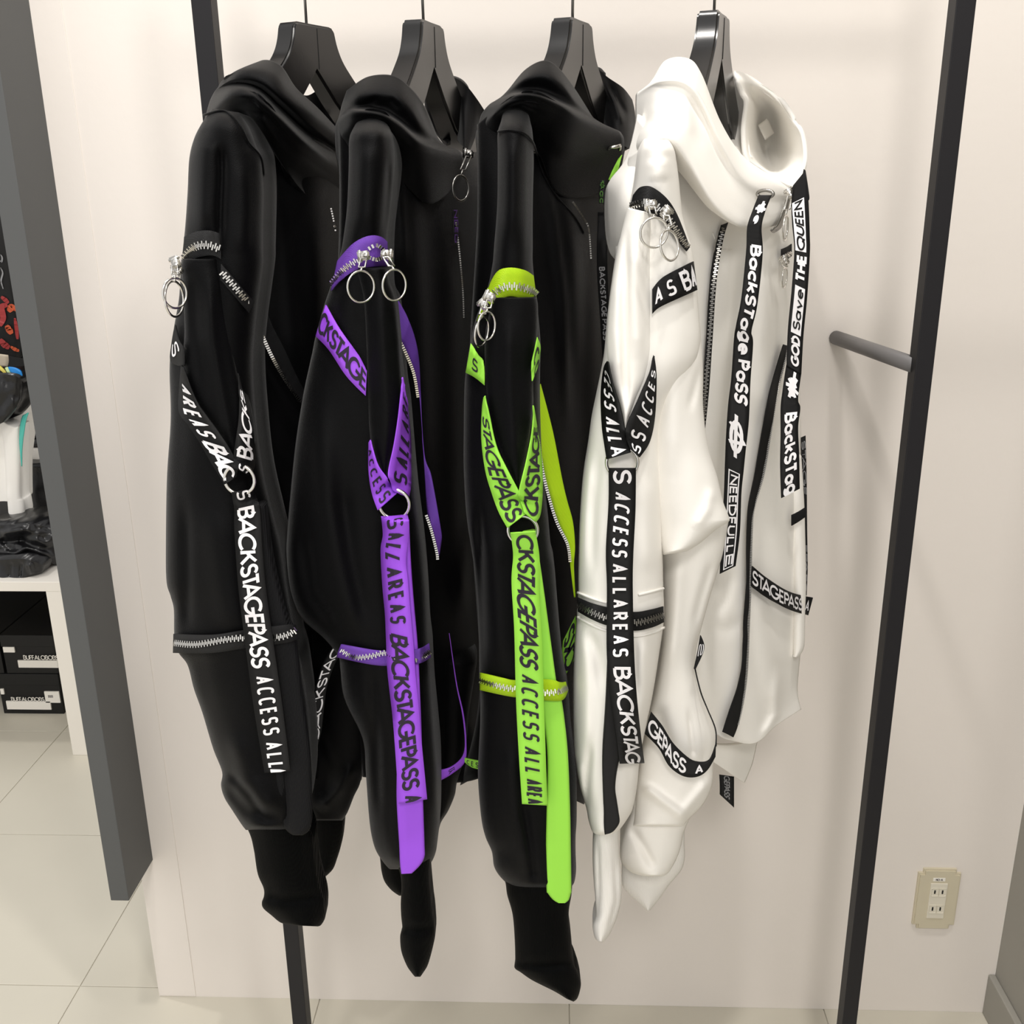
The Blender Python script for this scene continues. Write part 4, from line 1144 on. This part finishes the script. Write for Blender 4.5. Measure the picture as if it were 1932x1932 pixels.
ring('strap_ring', 986, 1000, 32, 26, float(depth(sv, np.array([986.]), np.array([1000.]), 30)[0]) - .003, J, M['metal'], .0019)
zipper(J, [(899, 606), (914, 586), (936, 569), (962, 559), (996, 566), (1014, 573)], [(918, 556), (926, 531), (941, 510), (965, 505), (991, 510), (1007, 520)],
       [(922, 562), (947, 543), (973, 540), (1000, 547), (1012, 556)], M['ziplime'], ss, half=.0044)
slider(925, 560, -.518, J, math.radians(28), (15, 27, 918, 615, 0), M['metal'])
slider(914, 575, -.512, J, math.radians(50), (11, 28, 909, 626, .12), M['metal'])
zipper(J, [(905, 1302), (950, 1312), (975, 1316), (1030, 1322), (1061, 1321), (1072, 1304)], [(905, 1269), (950, 1280), (975, 1284), (1030, 1282), (1058, 1287), (1068, 1286)],
       [(905, 1283), (950, 1297), (973, 1300), (1026, 1307), (1052, 1305), (1070, 1297)], M['ziplime'], join_surf(ss, s_st), half=.004)
z3 = Tape('zipper_tape', [(1018, 726), (1015, 813), (1026, 886), (1040, 944), (1054, 987), (1073, 1030), (1076, 1068), (1083, 1127)],
          [(1020, 724), (1043, 813), (1060, 900), (1070, 944), (1081, 985), (1085, 1030), (1083, 1068), (1086, 1127)], M['ziplime'], J, Y=[-.46, -.465, -.47, -.47, -.47, -.46], th=.001)
teeth([(1016, 813), (1026, 886), (1040, 944), (1054, 987), (1073, 1026), (1078, 1060)], z3.o, M['metal'], Y=[-.474, -.476, -.476, -.472], half=.0026, pitch=.0025, side=-1)
lettered('strap', [(1087, 1238), (1089, 1200), (1086, 1162)], [(1065, 1278), (1060, 1245), (1062, 1210)], L_, J, D_, [('CKS', 'wide', (1076, 1256), (1074, 1190), .1, .9)], Y=-.40, nv=20)
lettered('strap', [(876, 1438), (890, 1448), (906, 1452)], [(877, 1430), (890, 1433), (906, 1436)], L_, J, D_, [('CES', 'narrow', (880, 1438), (902, 1444))], Y=-.40, nv=20)
lettered('drawcord', [(1128, 400), (1126, 500), (1132, 600), (1138, 690), (1146, 760)], [(1146, 400), (1146, 500), (1150, 600), (1154, 690), (1158, 760)], M['tapeblack'], J, M['inkgrey'],
         [('BACKSTAGE', 'mixed', (1138, 506), (1144, 598), .2, .75), ('PASS', 'mixed', (1144, 604), (1147, 643), .2, .75)], Y=[-.33, -.34, -.35, -.36])
lettered('drawcord', [(1132, 340), (1130, 362), (1130, 384)], [(1142, 340), (1142, 362), (1142, 384)], M['tapeblack'], J, M['inkgreen'], [('*', 'mixed', (1136, 342), (1136, 356), .1, .9), ('ac', 'mixed', (1136, 360), (1136, 382), .1, .9)], Y=[-.335, -.335], nv=20)
bm = bmesh.new(); tube(bm, [V1(1146, 283, -.325), V1(1150, 278, -.33), V1(1162, 277, -.33), V1(1170, 275, -.325), V1(1169, 282, -.32)], .0018, 8); obm('eyelet', bm, M['metal'], J, True)
Tape('drawcord', [(1166, 300), (1156, 320), (1148, 338)], [(1173, 292), (1166, 322), (1156, 342)], M['tapelime'], J, Y=[-.31, -.32], nv=16)
seam('seam', [(940, 248), (965, 246), (990, 252), (1005, 268), (1013, 290), (1026, 330), (1050, 370), (1085, 410), (1102, 440)], J, K, join_surf(ss, sb), .002, .0011)
teeth([(1080, 382), (1102, 415), (1110, 435), (1114, 489)], J, M['gunmetal'], surf=sb, eps=.014, half=.0014, pitch=.0024, side=1)

for x0, cy, Jn in ((560, 1560, 0), (700, 1600, 1), (940, 1630, 2)):
    Jp = [o for o in bpy.data.objects if o.get('group') == WHEEL][Jn]
    o, _ = volume('far_sleeve', rows_lr([(300, x0 + 40, x0 + 120), (450, x0 + 30, x0 + 120), (800, x0 + 20, x0 + 125), (1150, x0 + 15, x0 + 120), (1400, x0 + 10, x0 + 105), (cy, x0 + 14, x0 + 75)]), -.16 if Jn != 1 else -.30, .03, .05, K, Jp, nv=60, cap1=.05, seed=60 + Jn)
# ================================================================== jacket 4: white with black straps
hanger(1347, 26, math.radians(18), 'black hanger holding the white jacket at right', 1349)
J = thing('hooded_jacket', 'white hooded jacket with black lettered straps, rightmost on the rail', 'jacket', group=WHEEL)
W = M['white']
body4, sb = volume('body', [
    [(1186, 296, .02), (1240, 270, .0), (1300, 310, .03), (1360, 370, .07), (1420, 390, .11), (1470, 380, .15), (1500, 360, .19)],
    [(1160, 450, .02), (1240, 450, .0), (1310, 450, .03), (1365, 450, .07), (1425, 450, .11), (1478, 450, .15), (1505, 450, .19)],
    [(1180, 650, .02), (1240, 650, .0), (1310, 650, .03), (1370, 650, .07), (1430, 650, .11), (1480, 650, .15), (1508, 650, .19)],
    [(1190, 850, .02), (1250, 850, .0), (1310, 850, .04), (1370, 850, .08), (1425, 850, .11), (1480, 850, .15), (1512, 850, .19)],
    [(1210, 1050, .02), (1260, 1050, .01), (1310, 1050, .04), (1360, 1050, .08), (1415, 1050, .11), (1475, 1050, .15), (1516, 1080, .19)],
    [(1240, 1200, .03), (1270, 1210, .02), (1320, 1220, .04), (1360, 1220, .08), (1412, 1215, .11), (1470, 1210, .15), (1512, 1210, .19)],
    [(1290, 1330, .04), (1310, 1345, .04), (1340, 1360, .06), (1372, 1376, .085), (1410, 1365, .11), (1462, 1330, .15), (1505, 1300, .19)],
    [(1300, 1350, .04), (1320, 1368, .04), (1348, 1384, .06), (1376, 1396, .09), (1425, 1402, .12), (1466, 1368, .15), (1512, 1338, .19)]],
    -.40, .02, .05, W, J, nv=140, nu=60, seed=21.3, wr=.004,
    folds=[([(1335, 430), (1352, 470), (1362, 520)], 12, -.006), ([(1445, 470), (1440, 640), (1430, 800)], 26, .010), ([(1400, 480), (1385, 700), (1370, 900)], 12, -.006),
           ([(1455, 720), (1470, 900), (1478, 1040)], 22, .008), ([(1380, 1080), (1370, 1130), (1350, 1160)], 9, -.005), ([(1330, 1180), (1370, 1190), (1400, 1170)], 12, -.004), ([(1430, 1110), (1440, 1220), (1465, 1360)], 18, .010),
           ([(1465, 1240), (1490, 1300), (1512, 1330)], 10, -.006), ([(1440, 1390), (1462, 1350), (1466, 1260)], 8, .008)])
shell_grids('body_back', [
    [[(1203, 215, -.36), (1213, 230, -.38), (1222, 240, -.39)], [(1182, 296, -.37), (1200, 300, -.39), (1220, 300, -.40)], [(1150, 341, -.36), (1175, 345, -.40), (1205, 350, -.41)], [(1140, 373, -.35), (1165, 385, -.40), (1195, 400, -.42)],
     [(1141, 435, -.35), (1162, 440, -.39), (1190, 440, -.41)], [(1149, 474, -.36), (1165, 478, -.38), (1185, 480, -.40)], [(1163, 492, -.37), (1172, 494, -.38), (1182, 494, -.39)]],
    [[(1345, 1405, -.30), (1385, 1405, -.28), (1430, 1395, -.24)], [(1346, 1432, -.30), (1380, 1450, -.28), (1420, 1440, -.24)], [(1347, 1438, -.30), (1376, 1458, -.28), (1405, 1477, -.25)]]],
    W, J, th=.005, nu=20, nv=30, wr=.003, seed=24.0, rest='hem_facing')
sl4, ss = volume('sleeve', rows_lr([
    (262, 1216, 1262), (280, 1209, 1272), (300, 1205, 1276), (341, 1200, 1281), (373, 1194, 1284), (407, 1186, 1288), (440, 1176, 1297), (472, 1166, 1306), (522, 1157, 1313), (596, 1147, 1319), (640, 1143, 1322),
    (681, 1139, 1315), (720, 1132, 1290), (760, 1124, 1262), (800, 1116, 1248), (850, 1109, 1246), (915, 1099, 1248), (997, 1093, 1249), (1078, 1091, 1251), (1117, 1091, 1252), (1144, 1089, 1253), (1176, 1088, 1252),
    (1225, 1084, 1245), (1307, 1081, 1232), (1404, 1082, 1212), (1441, 1086, 1206), (1483, 1094, 1202), (1524, 1106, 1194), (1546, 1110, 1183), (1568, 1117, 1166), (1576, 1126, 1150)], 7),
    -.455, .05, .065, W, J, nv=180, cap0=.04, cap1=.04, seed=17.9, wr=.004,
    folds=[([(1113, 860), (1104, 960), (1100, 1080)], 8, .004), ([(1132, 850), (1120, 960), (1118, 1080)], 9, -.005), ([(1220, 900), (1224, 1000), (1222, 1080)], 20, .006),
           ([(1110, 1190), (1130, 1240), (1138, 1300)], 12, -.006), ([(1100, 1180), (1108, 1300), (1106, 1420)], 12, .006), ([(1215, 1190), (1212, 1300), (1190, 1420)], 14, .008),
           ([(1200, 1210), (1196, 1260), (1206, 1330)], 8, -.005), ([(1114, 1400), (1106, 1480), (1106, 1530)], 7, -.010), ([(1090, 1440), (1098, 1500)], 8, .006), ([(1240, 300), (1245, 340)], 20, .006)])
fl4, sf = volume('sleeve_panel', rows_lr([
    (392, 1186, 1224, 400), (412, 1180, 1230, 420), (472, 1166, 1229), (551, 1153, 1231), (625, 1146, 1233), (669, 1146, 1232), (714, 1152, 1222), (752, 1164, 1203), (790, 1173, 1188), (812, 1177, 1183)]),
    -.492, .022, .02, W, J, nu=36, nv=90, seed=23.1, wr=.002, cap0=.02, cap1=.03,
    folds=[([(1183, 440), (1178, 560), (1180, 690), (1182, 770)], 7, -.007), ([(1200, 450), (1198, 560), (1205, 680)], 14, .005), ([(1165, 520), (1160, 620), (1168, 720)], 10, .004)])
drp, sd = volume('sleeve_drape', rows_lr([
    (440, 1230, 1296), (472, 1229, 1306), (522, 1229, 1313), (596, 1230, 1319), (684, 1228, 1326), (773, 1222, 1327), (846, 1214, 1337), (899, 1215, 1353), (945, 1222, 1364), (975, 1230, 1375), (1000, 1236, 1374, 985), (1025, 1242, 1350, 1000),
    (1040, 1247, 1322, 1024), (1047, 1252, 1296, 1040)]), -.445, .035, .05, W, J, nu=40, nv=110, seed=27.1, wr=.003, cap1=.05,
    folds=[([(1300, 600), (1270, 640), (1250, 700)], 16, -.006), ([(1275, 520), (1272, 700), (1265, 900)], 20, .006), ([(1322, 690), (1310, 740), (1300, 770)], 7, -.004), ([(1345, 920), (1335, 960), (1310, 1000)], 10, .004), ([(1240, 480), (1244, 560)], 8, -.004)])
sv = join_surf(ss, sf, sd)
volume('far_sleeve', rows_lr([
    (985, 1240, 1376, 975), (1040, 1246, 1365), (1078, 1250, 1354), (1160, 1252, 1330), (1240, 1246, 1312), (1300, 1236, 1322), (1339, 1226, 1334), (1378, 1220, 1349), (1404, 1214, 1351), (1441, 1206, 1346),
    (1483, 1200, 1343), (1518, 1198, 1326), (1546, 1195, 1299), (1560, 1192, 1289)]), -.40, .035, .05, W, J, nu=40, nv=110, seed=31.1, wr=.005, cap1=.04,
    folds=[([(1280, 1050), (1272, 1150), (1262, 1260)], 18, .008), ([(1345, 1060), (1325, 1120), (1310, 1180)], 9, -.006), ([(1210, 1480), (1250, 1510), (1290, 1540)], 10, .008), ([(1300, 1340), (1306, 1400), (1308, 1430)], 5, -.005), ([(1240, 1330), (1260, 1420)], 14, -.006),
           ([(1340, 1470), (1300, 1520), (1280, 1550)], 10, .008)])
volume('cuff', rows_lr([(1480, 1196, 1310), (1530, 1190, 1305), (1571, 1176, 1290), (1600, 1170, 1284), (1625, 1172, 1274), (1645, 1190, 1262), (1653, 1215, 1250)]), -.39, .03, .04, W, J, nu=36, nv=50, wr=.003, cap1=.08,
       folds=[([(1190, 1560), (1215, 1600), (1235, 1640)], 8, -.006)], seed=33)
volume('cuff', rows_lr([(1560, 1170, 1291), (1600, 1170, 1292), (1620, 1172, 1292), (1642, 1173, 1285), (1670, 1174, 1262), (1690, 1190, 1248), (1706, 1208, 1236), (1718, 1220, 1226)]), -.36, .02, .035, M['whiterib'], J, nu=36, nv=50, wr=.003, seed=35)
volume('cuff', rows_lr([(1545, 1128, 1172), (1575, 1120, 1167), (1620, 1118, 1169), (1662, 1120, 1173), (1697, 1123, 1172), (1725, 1124, 1166), (1744, 1118, 1159), (1761, 1120, 1151), (1772, 1124, 1143), (1777, 1130, 1138)]),
    -.46, .022, .03, M['whiterib'], J, nu=30, nv=70, wr=.002, cap1=.03, seed=37, folds=[([(1128, 1590), (1130, 1680), (1126, 1740)], 4, -.003), ([(1160, 1620), (1164, 1700), (1150, 1750)], 5, -.003)])
st4, s_st = volume('sleeve_stripe', rows_lr([(1230, 1146, 1190), (1323, 1142, 1195), (1400, 1137, 1180), (1441, 1136, 1167), (1483, 1137, 1161), (1510, 1138, 1164), (1530, 1139, 1167), (1551, 1139, 1169), (1568, 1140, 1160, 1566), (1575, 1141, 1152, 1572)]),
    -.511, .003, .006, M['tapeblack'], J, nu=16, nv=80, wr=.0006, shape=8)
hood4, sh = shell_grids('hood', [
    [[(1226, 163, -.31), (1254, 115, -.36), (1298, 110, -.37), (1324, 140, -.37), (1360, 230, -.36), (1403, 295, -.34), (1465, 338, -.31), (1493, 358, -.29)],
     [(1214, 170, -.31), (1248, 138, -.38), (1296, 134, -.39), (1326, 168, -.385), (1364, 250, -.375), (1404, 310, -.355), (1460, 346, -.325), (1491, 361, -.295)],
     [(1201, 176, -.315), (1243, 154, -.39), (1293, 156, -.405), (1325, 196, -.40), (1362, 272, -.39), (1402, 334, -.37), (1452, 362, -.335), (1488, 368, -.30)],
     [(1199, 192, -.32), (1240, 168, -.385), (1289, 174, -.40), (1322, 220, -.395), (1356, 294, -.385), (1398, 356, -.37), (1446, 380, -.335), (1484, 380, -.30)],
     [(1198, 232, -.33), (1240, 218, -.415), (1284, 226, -.43), (1313, 272, -.425), (1350, 335, -.41), (1392, 388, -.385), (1438, 408, -.345), (1478, 400, -.305)],
     [(1192, 262, -.34), (1230, 248, -.445), (1272, 246, -.46), (1306, 296, -.45), (1348, 370, -.43), (1390, 412, -.395), (1434, 424, -.35), (1472, 416, -.305)],
     [(1190, 281, -.345), (1225, 267, -.455), (1262, 263, -.468), (1299, 309, -.455), (1346, 386, -.435), (1388, 424, -.395), (1430, 431, -.348), (1464, 426, -.302)],
     [(1194, 296, -.345), (1224, 282, -.44), (1258, 279, -.45), (1293, 322, -.44), (1342, 394, -.42), (1386, 424, -.38), (1430, 428, -.335), (1462, 420, -.295)],
     [(1200, 312, -.345), (1226, 300, -.42), (1256, 298, -.43), (1290, 335, -.42), (1340, 396, -.40), (1386, 416, -.36), (1430, 418, -.32), (1460, 405, -.28)]],
    [[(1386, 132, -.18), (1412, 141, -.15), (1440, 160, -.14), (1465, 182, -.145), (1485, 210, -.16)],
     [(1394, 150, -.20), (1420, 160, -.155), (1450, 178, -.14), (1476, 202, -.15), (1495, 226, -.165)],
     [(1402, 172, -.195), (1428, 186, -.10), (1458, 205, -.07), (1487, 228, -.15), (1505, 242, -.175)],
     [(1411, 192, -.19), (1434, 212, -.06), (1462, 232, -.05), (1491, 254, -.14), (1513, 264, -.18)],
     [(1406, 240, -.18), (1434, 258, -.05), (1464, 274, -.05), (1495, 288, -.14), (1516, 298, -.19)],
     [(1408, 284, -.19), (1438, 304, -.08), (1464, 314, -.10), (1490, 321, -.17), (1511, 325, -.21)],
     [(1414, 304, -.22), (1445, 324, -.19), (1465, 337, -.19), (1482, 347, -.22), (1497, 352, -.24)]],
    [[(1300, 150, -.20), (1330, 170, -.17), (1370, 150, -.15), (1395, 150, -.16)], [(1330, 220, -.20), (1355, 230, -.16), (1385, 210, -.14), (1410, 200, -.15)],
     [(1350, 260, -.22), (1375, 268, -.17), (1398, 262, -.15), (1410, 255, -.15)], [(1385, 300, -.24), (1400, 300, -.2), (1410, 300, -.18), (1418, 305, -.18)]]],
    W, J, th=.005, nu=60, nv=80, wr=.002, seed=41.4,
    folds=[([(1300, 180), (1318, 240), (1326, 280)], 10, -.003), ([(1290, 200), (1306, 250)], 10, .003), ([(1445, 190), (1458, 196), (1470, 215), (1480, 245)], 7, .005), ([(1440, 275), (1452, 305), (1455, 325)], 8, -.010), ([(1415, 285), (1430, 300), (1440, 320)], 8, .008), ([(1240, 230), (1245, 200)], 16, .004)])
tg = [[(1430, 236, -.075), (1448, 224, -.075)], [(1437, 250, -.075), (1455, 238, -.07)], [(1444, 264, -.075), (1461, 251, -.07)]]
shell_grids('care_label', [tg], M['paper'], J, th=.0008, nu=6, nv=6, wr=0)
T_ = M['tapeblack']; I_ = M['inkwhite']
lettered('strap', [(1145, 681), (1138, 696), (1133, 743), (1135, 802), (1140, 840), (1144, 866)], [(1147, 684), (1157, 731), (1169, 767), (1179, 812), (1187, 838), (1190, 852)], T_, J, I_,
         [('CESS', 'narrow', (1143, 706), (1153, 772)), ('ALL', 'narrow', (1157, 790), (1162, 832)), ('A', 'narrow', (1164, 844), (1166, 858))], surf=sv, lift=(0, .007), eps=.006)
lettered('strap', [(1208, 862), (1226, 834), (1236, 787), (1239, 714), (1235, 673)], [(1190, 846), (1181, 812), (1204, 755), (1225, 705), (1233, 670)], T_, J, I_,
         [('SS', 'narrow', (1200, 852), (1208, 818)), ('ACCES', 'narrow', (1213, 800), (1233, 700))], surf=sv, lift=(.008, 0), eps=.007)
lettered('strap', [(1231, 592), (1240, 583), (1254, 575), (1287, 560), (1316, 547)], [(1231, 546), (1238, 536), (1250, 524), (1269, 513), (1309, 493)], T_, J, I_,
         [('AS', 'narrow', (1237, 562), (1273, 541)), ('B', 'wide', (1291, 533), (1301, 528), .12, .88), ('A', 'wide', (1304, 527), (1312, 523), .12, .88)], surf=join_surf(ss, sd), eps=.006, nv=40)
lettered('strap', [(1148, 884), (1148, 948), (1143, 1039), (1145, 1111), (1145, 1241), (1155, 1333), (1171, 1441)], [(1200, 884), (1199, 964), (1195, 1046), (1194, 1111), (1197, 1241), (1204, 1339), (1216, 1440)], T_, J, I_,
         [('S', 'wide', (1175, 889), (1174, 908), .16, .84), ('ACCESS', 'narrow', (1173, 931), (1169, 1051), .22, .78), ('ALL', 'narrow', (1169, 1067), (1169, 1119), .22, .78), ('AREAS', 'narrow', (1170, 1136), (1172, 1238), .22, .78),
          ('BACKSTAG', 'wide', (1173, 1261), (1192, 1440), .2, .84)], surf=join_surf(sv, s_st), lift=(.008, 0), eps=.0105, smooth=10, nv=110, wavy=.0008)
ring('strap_ring', 1174, 872, 33, 28, float(depth(sv, np.array([1174.]), np.array([872.]), 30)[0]) - .003, J, M['metal'], .0019)
zipper(J, [(1184, 409), (1198, 398), (1226, 401), (1250, 418), (1278, 452), (1296, 474)], [(1194, 368), (1208, 353), (1230, 353), (1258, 374), (1279, 407), (1302, 466)],
       [(1189, 389), (1217, 382), (1240, 390), (1262, 414), (1280, 442), (1297, 466)], M['zipblack'], join_surf(ss, sd), half=.004)
slider(1229, 386, -.512, J, math.radians(-6), (27, 28, 1234, 439, 0), M['metal'])
slider(1256, 402, -.51, J, math.radians(130), (19, 29, 1263, 463, -.25), M['metal'])
zipper(J, [(1090, 1154), (1115, 1168), (1145, 1180), (1195, 1190), (1230, 1184), (1253, 1174)], [(1089, 1127), (1115, 1138), (1145, 1146), (1195, 1155), (1230, 1150), (1252, 1144)],
       [(1091, 1142), (1120, 1157), (1145, 1166), (1195, 1175), (1230, 1168), (1252, 1160)], M['zipblack'], join_surf(ss, s_st), M['gunmetal'], half=.0042)
zp = Tape('zipper_tape', [(1362, 425), (1350, 470), (1341, 532), (1333, 648), (1328, 735), (1323, 812)], [(1374, 420), (1364, 456), (1352, 532), (1344, 648), (1338, 735), (1330, 815)], M['zipblack'], J, surf=sb, eps=.006, nv=80)
teeth([(1365, 430), (1356, 470), (1346, 540), (1338, 648), (1331, 735), (1327, 800)], zp.o, M['gunmetal'], surf=sb, eps=.0085, half=.0032)
zm = Tape('zipper_tape', [(1479, 650), (1473, 668), (1454, 735), (1439, 810), (1425, 893), (1412, 960), (1409, 1031), (1409, 1098), (1403, 1173), (1401, 1247), (1392, 1296), (1377, 1340), (1364, 1381)],
          [(1486, 652), (1483, 677), (1468, 735), (1455, 815), (1442, 893), (1423, 960), (1419, 1009), (1417, 1098), (1414, 1173), (1410, 1266), (1403, 1322), (1392, 1370), (1384, 1391)], M['zipblack'], J, surf=sb, eps=.012, nv=120)
teeth([(1485, 660), (1484, 677), (1469, 735), (1456, 815), (1443, 893), (1424, 960), (1420, 1009), (1418, 1098), (1415, 1173), (1411, 1266), (1404, 1322), (1394, 1368)], zm.o, M['gunmetal'], surf=sb, eps=.0135, half=.0028, side=-1)
zt = Tape('zipper_tape', [(1454, 436), (1466, 425), (1476, 402), (1484, 376)], [(1460, 440), (1474, 430), (1485, 404), (1492, 374)], M['gunmetal'], J, surf=sh, eps=.004, nv=30)
slider(1490, 366, -.33, J, math.radians(60), (9, 24, 1482, 430, 0), M['metal'])
bm = bmesh.new()
tube(bm, [V1(1444 + 15 * math.cos(a), 366 + 7 * math.sin(a), -.362 - .004 * math.cos(a)) for a in np.linspace(0, 6.28, 25)[:-1]], .0018, 8, closed=True)
obm('eyelet', bm, M['gunmetal'], J, True)
dc = Tape('drawcord', [(1431, 368), (1419, 399), (1410, 428), (1408, 474), (1399, 561), (1389, 613), (1385, 639), (1380, 712), (1374, 764), (1370, 822), (1368, 870), (1366, 930), (1362, 1005), (1358, 1083)],
          [(1456, 368), (1444, 399), (1437, 430), (1439, 480), (1429, 575), (1418, 625), (1421, 648), (1416, 720), (1413, 793), (1407, 850), (1403, 890), (1399, 930), (1396, 1005), (1388, 1068)], T_, J, Y=[-.372, -.40, -.41, -.405, -.40, -.40, -.40, -.40], nv=140, wavy=.001)
dc.write([('*', 'mixed', (1440, 385), (1432, 404), .2, .95), ('e', 'mixed', (1430, 408), (1426, 420), .3, .8), ('BackSTage', 'mixed', (1428, 466), (1402, 668), .22, .9), ('PaSS', 'mixed', (1401, 678), (1395, 758), .22, .9), ('@', 'mixed', (1392, 793), (1388, 857), .12, .88)], I_, weight=.22)
dc.frame((1386, 888), (1374, 1072), .2, .82, I_, filled=False, wd=.06)
dc.write([('NEEDFULL', 'mixed', (1385, 896), (1377, 1040), .3, .74), ('E', 'mixed', (1375, 1050), (1374, 1066), .3, .74)], I_, weight=.2)
# left cord of the hood, reading up and then down
c2 = Tape('drawcord', [(1512, 706), (1516, 633), (1523, 561), (1528, 480), (1528, 445), (1525, 372), (1519, 322)], [(1484, 690), (1487, 619), (1494, 546), (1499, 474), (1496, 430), (1493, 387), (1496, 350)], T_, J, Y=[-.37, -.37, -.36, -.33], nv=90)
c2.write([('GOD', 'mixed', (1499, 686), (1502, 634), .2, .75), ('THE', 'mixed', (1516, 528), (1518, 482), .2, .85)], I_, weight=.24)
c2.frame((1504, 628), (1510, 540), .18, .82, I_)
c2.frame((1512, 474), (1506, 376), .25, .95, I_)
c2.write([('Save', 'mixed', (1505, 622), (1510, 546), .26, .74), ('QUEEN', 'mixed', (1513, 470), (1506, 380), .34, .86)], T_, lift=.0009, weight=.2)
c3 = Tape('drawcord', [(1484, 688), (1477, 735), (1473, 770), (1473, 822), (1472, 875), (1474, 940)], [(1512, 704), (1506, 752), (1510, 770), (1506, 807), (1508, 860), (1509, 922)], T_, J, Y=[-.37, -.375, -.38, -.38], nv=80, wavy=.001)
c3.write([('*', 'mixed', (1496, 708), (1491, 750), .15, .95), ('BackSTag', 'mixed', (1489, 782), (1491, 930), .2, .85)], I_, weight=.22)
Tape('drawcord', [(1500, 350), (1512, 335), (1516, 320)], [(1522, 380), (1526, 372), (1520, 322)], T_, J, Y=[-.30, -.31], nv=20)
# far side straps
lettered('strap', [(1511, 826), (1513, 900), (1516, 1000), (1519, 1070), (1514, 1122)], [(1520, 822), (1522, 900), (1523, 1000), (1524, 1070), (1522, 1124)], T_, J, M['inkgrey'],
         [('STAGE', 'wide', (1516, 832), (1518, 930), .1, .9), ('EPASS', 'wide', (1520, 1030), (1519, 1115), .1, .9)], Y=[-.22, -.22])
lettered('strap', [(1417, 1106), (1448, 1128), (1489, 1150), (1525, 1161)], [(1420, 1068), (1448, 1091), (1489, 1116), (1534, 1128)], T_, J, I_,
         [('STAGEPASS', 'wide', (1421, 1088), (1512, 1141), .14, .86), ('A', 'narrow', (1519, 1142), (1526, 1145))], surf=sb, eps=.016, nv=40)
volume('far_sleeve', rows_lr([(860, 1488, 1512), (940, 1490, 1517), (1000, 1492, 1519), (1100, 1496, 1521), (1173, 1496, 1519), (1221, 1496, 1517), (1240, 1496, 1506)]), -.23, .015, .03, W, J, nu=20, nv=50, wr=.003, seed=44)
Tape('zipper_tape', [(1494, 992), (1506, 985), (1519, 976)], [(1494, 972), (1506, 966), (1519, 958)], M['zipblack'], J, Y=[-.27, -.262], nv=12)
zs = Tape('zipper_tape', [(1475, 495), (1485, 490), (1494, 483)], [(1475, 470), (1485, 466), (1494, 460)], M['zipblack'], J, surf=sb, eps=.008, nv=12)
teeth([(1476, 487), (1486, 482), (1493, 475)], zs.o, M['metal'], surf=sb, eps=.011)
slider(1480, 492, -.30, J, math.radians(60), (8, 19, 1480, 524, 0), M['metal'])
# loop strap over the left sleeve and the hanging tape end
lettered('strap', [(1216, 1384), (1243, 1412), (1262, 1445), (1288, 1464), (1314, 1466), (1334, 1454), (1350, 1428)], [(1228, 1343), (1249, 1369), (1269, 1401), (1295, 1427), (1314, 1437), (1338, 1434), (1351, 1404)], T_, J, I_,
         [('GEPASS', 'wide', (1226, 1368), (1291, 1447), .14, .84), ('A', 'narrow', (1313, 1453), (1325, 1449))], Y=[-.45, -.455, -.455, -.45], nv=60)
Tape('strap', [(1349, 1410), (1349, 1378), (1334, 1339), (1321, 1307), (1310, 1262)], [(1352, 1408), (1351, 1376), (1336, 1338), (1323, 1305), (1312, 1260)], T_, J, Y=[-.45, -.44, -.43], nv=30)
lettered('strap', [(1309, 1262), (1316, 1230), (1321, 1199)], [(1313, 1262), (1329, 1224), (1323, 1200)], T_, J, I_, [('S', 'narrow', (1320, 1236), (1322, 1216), .1, .9)], Y=-.44, nv=20)
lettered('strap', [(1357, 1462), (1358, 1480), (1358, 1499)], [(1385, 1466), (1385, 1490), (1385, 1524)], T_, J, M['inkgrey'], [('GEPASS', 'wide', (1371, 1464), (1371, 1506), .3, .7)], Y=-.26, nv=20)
for pts in ([(1345, 440), (1352, 455), (1366, 470), (1380, 470)],):
    seam('seam', pts, J, W, sb, .0005, .0007)
seam('seam', [(1205, 1122), (1230, 1116), (1252, 1110)], J, W, ss, .0008, .0014)
seam('seam', [(1090, 1118), (1115, 1128), (1145, 1137)], J, W, ss, .0008, .0014)
seam('seam', [(1090, 1164), (1115, 1178), (1145, 1190), (1195, 1200), (1230, 1194), (1253, 1184)], J, W, ss, .0008, .0014)
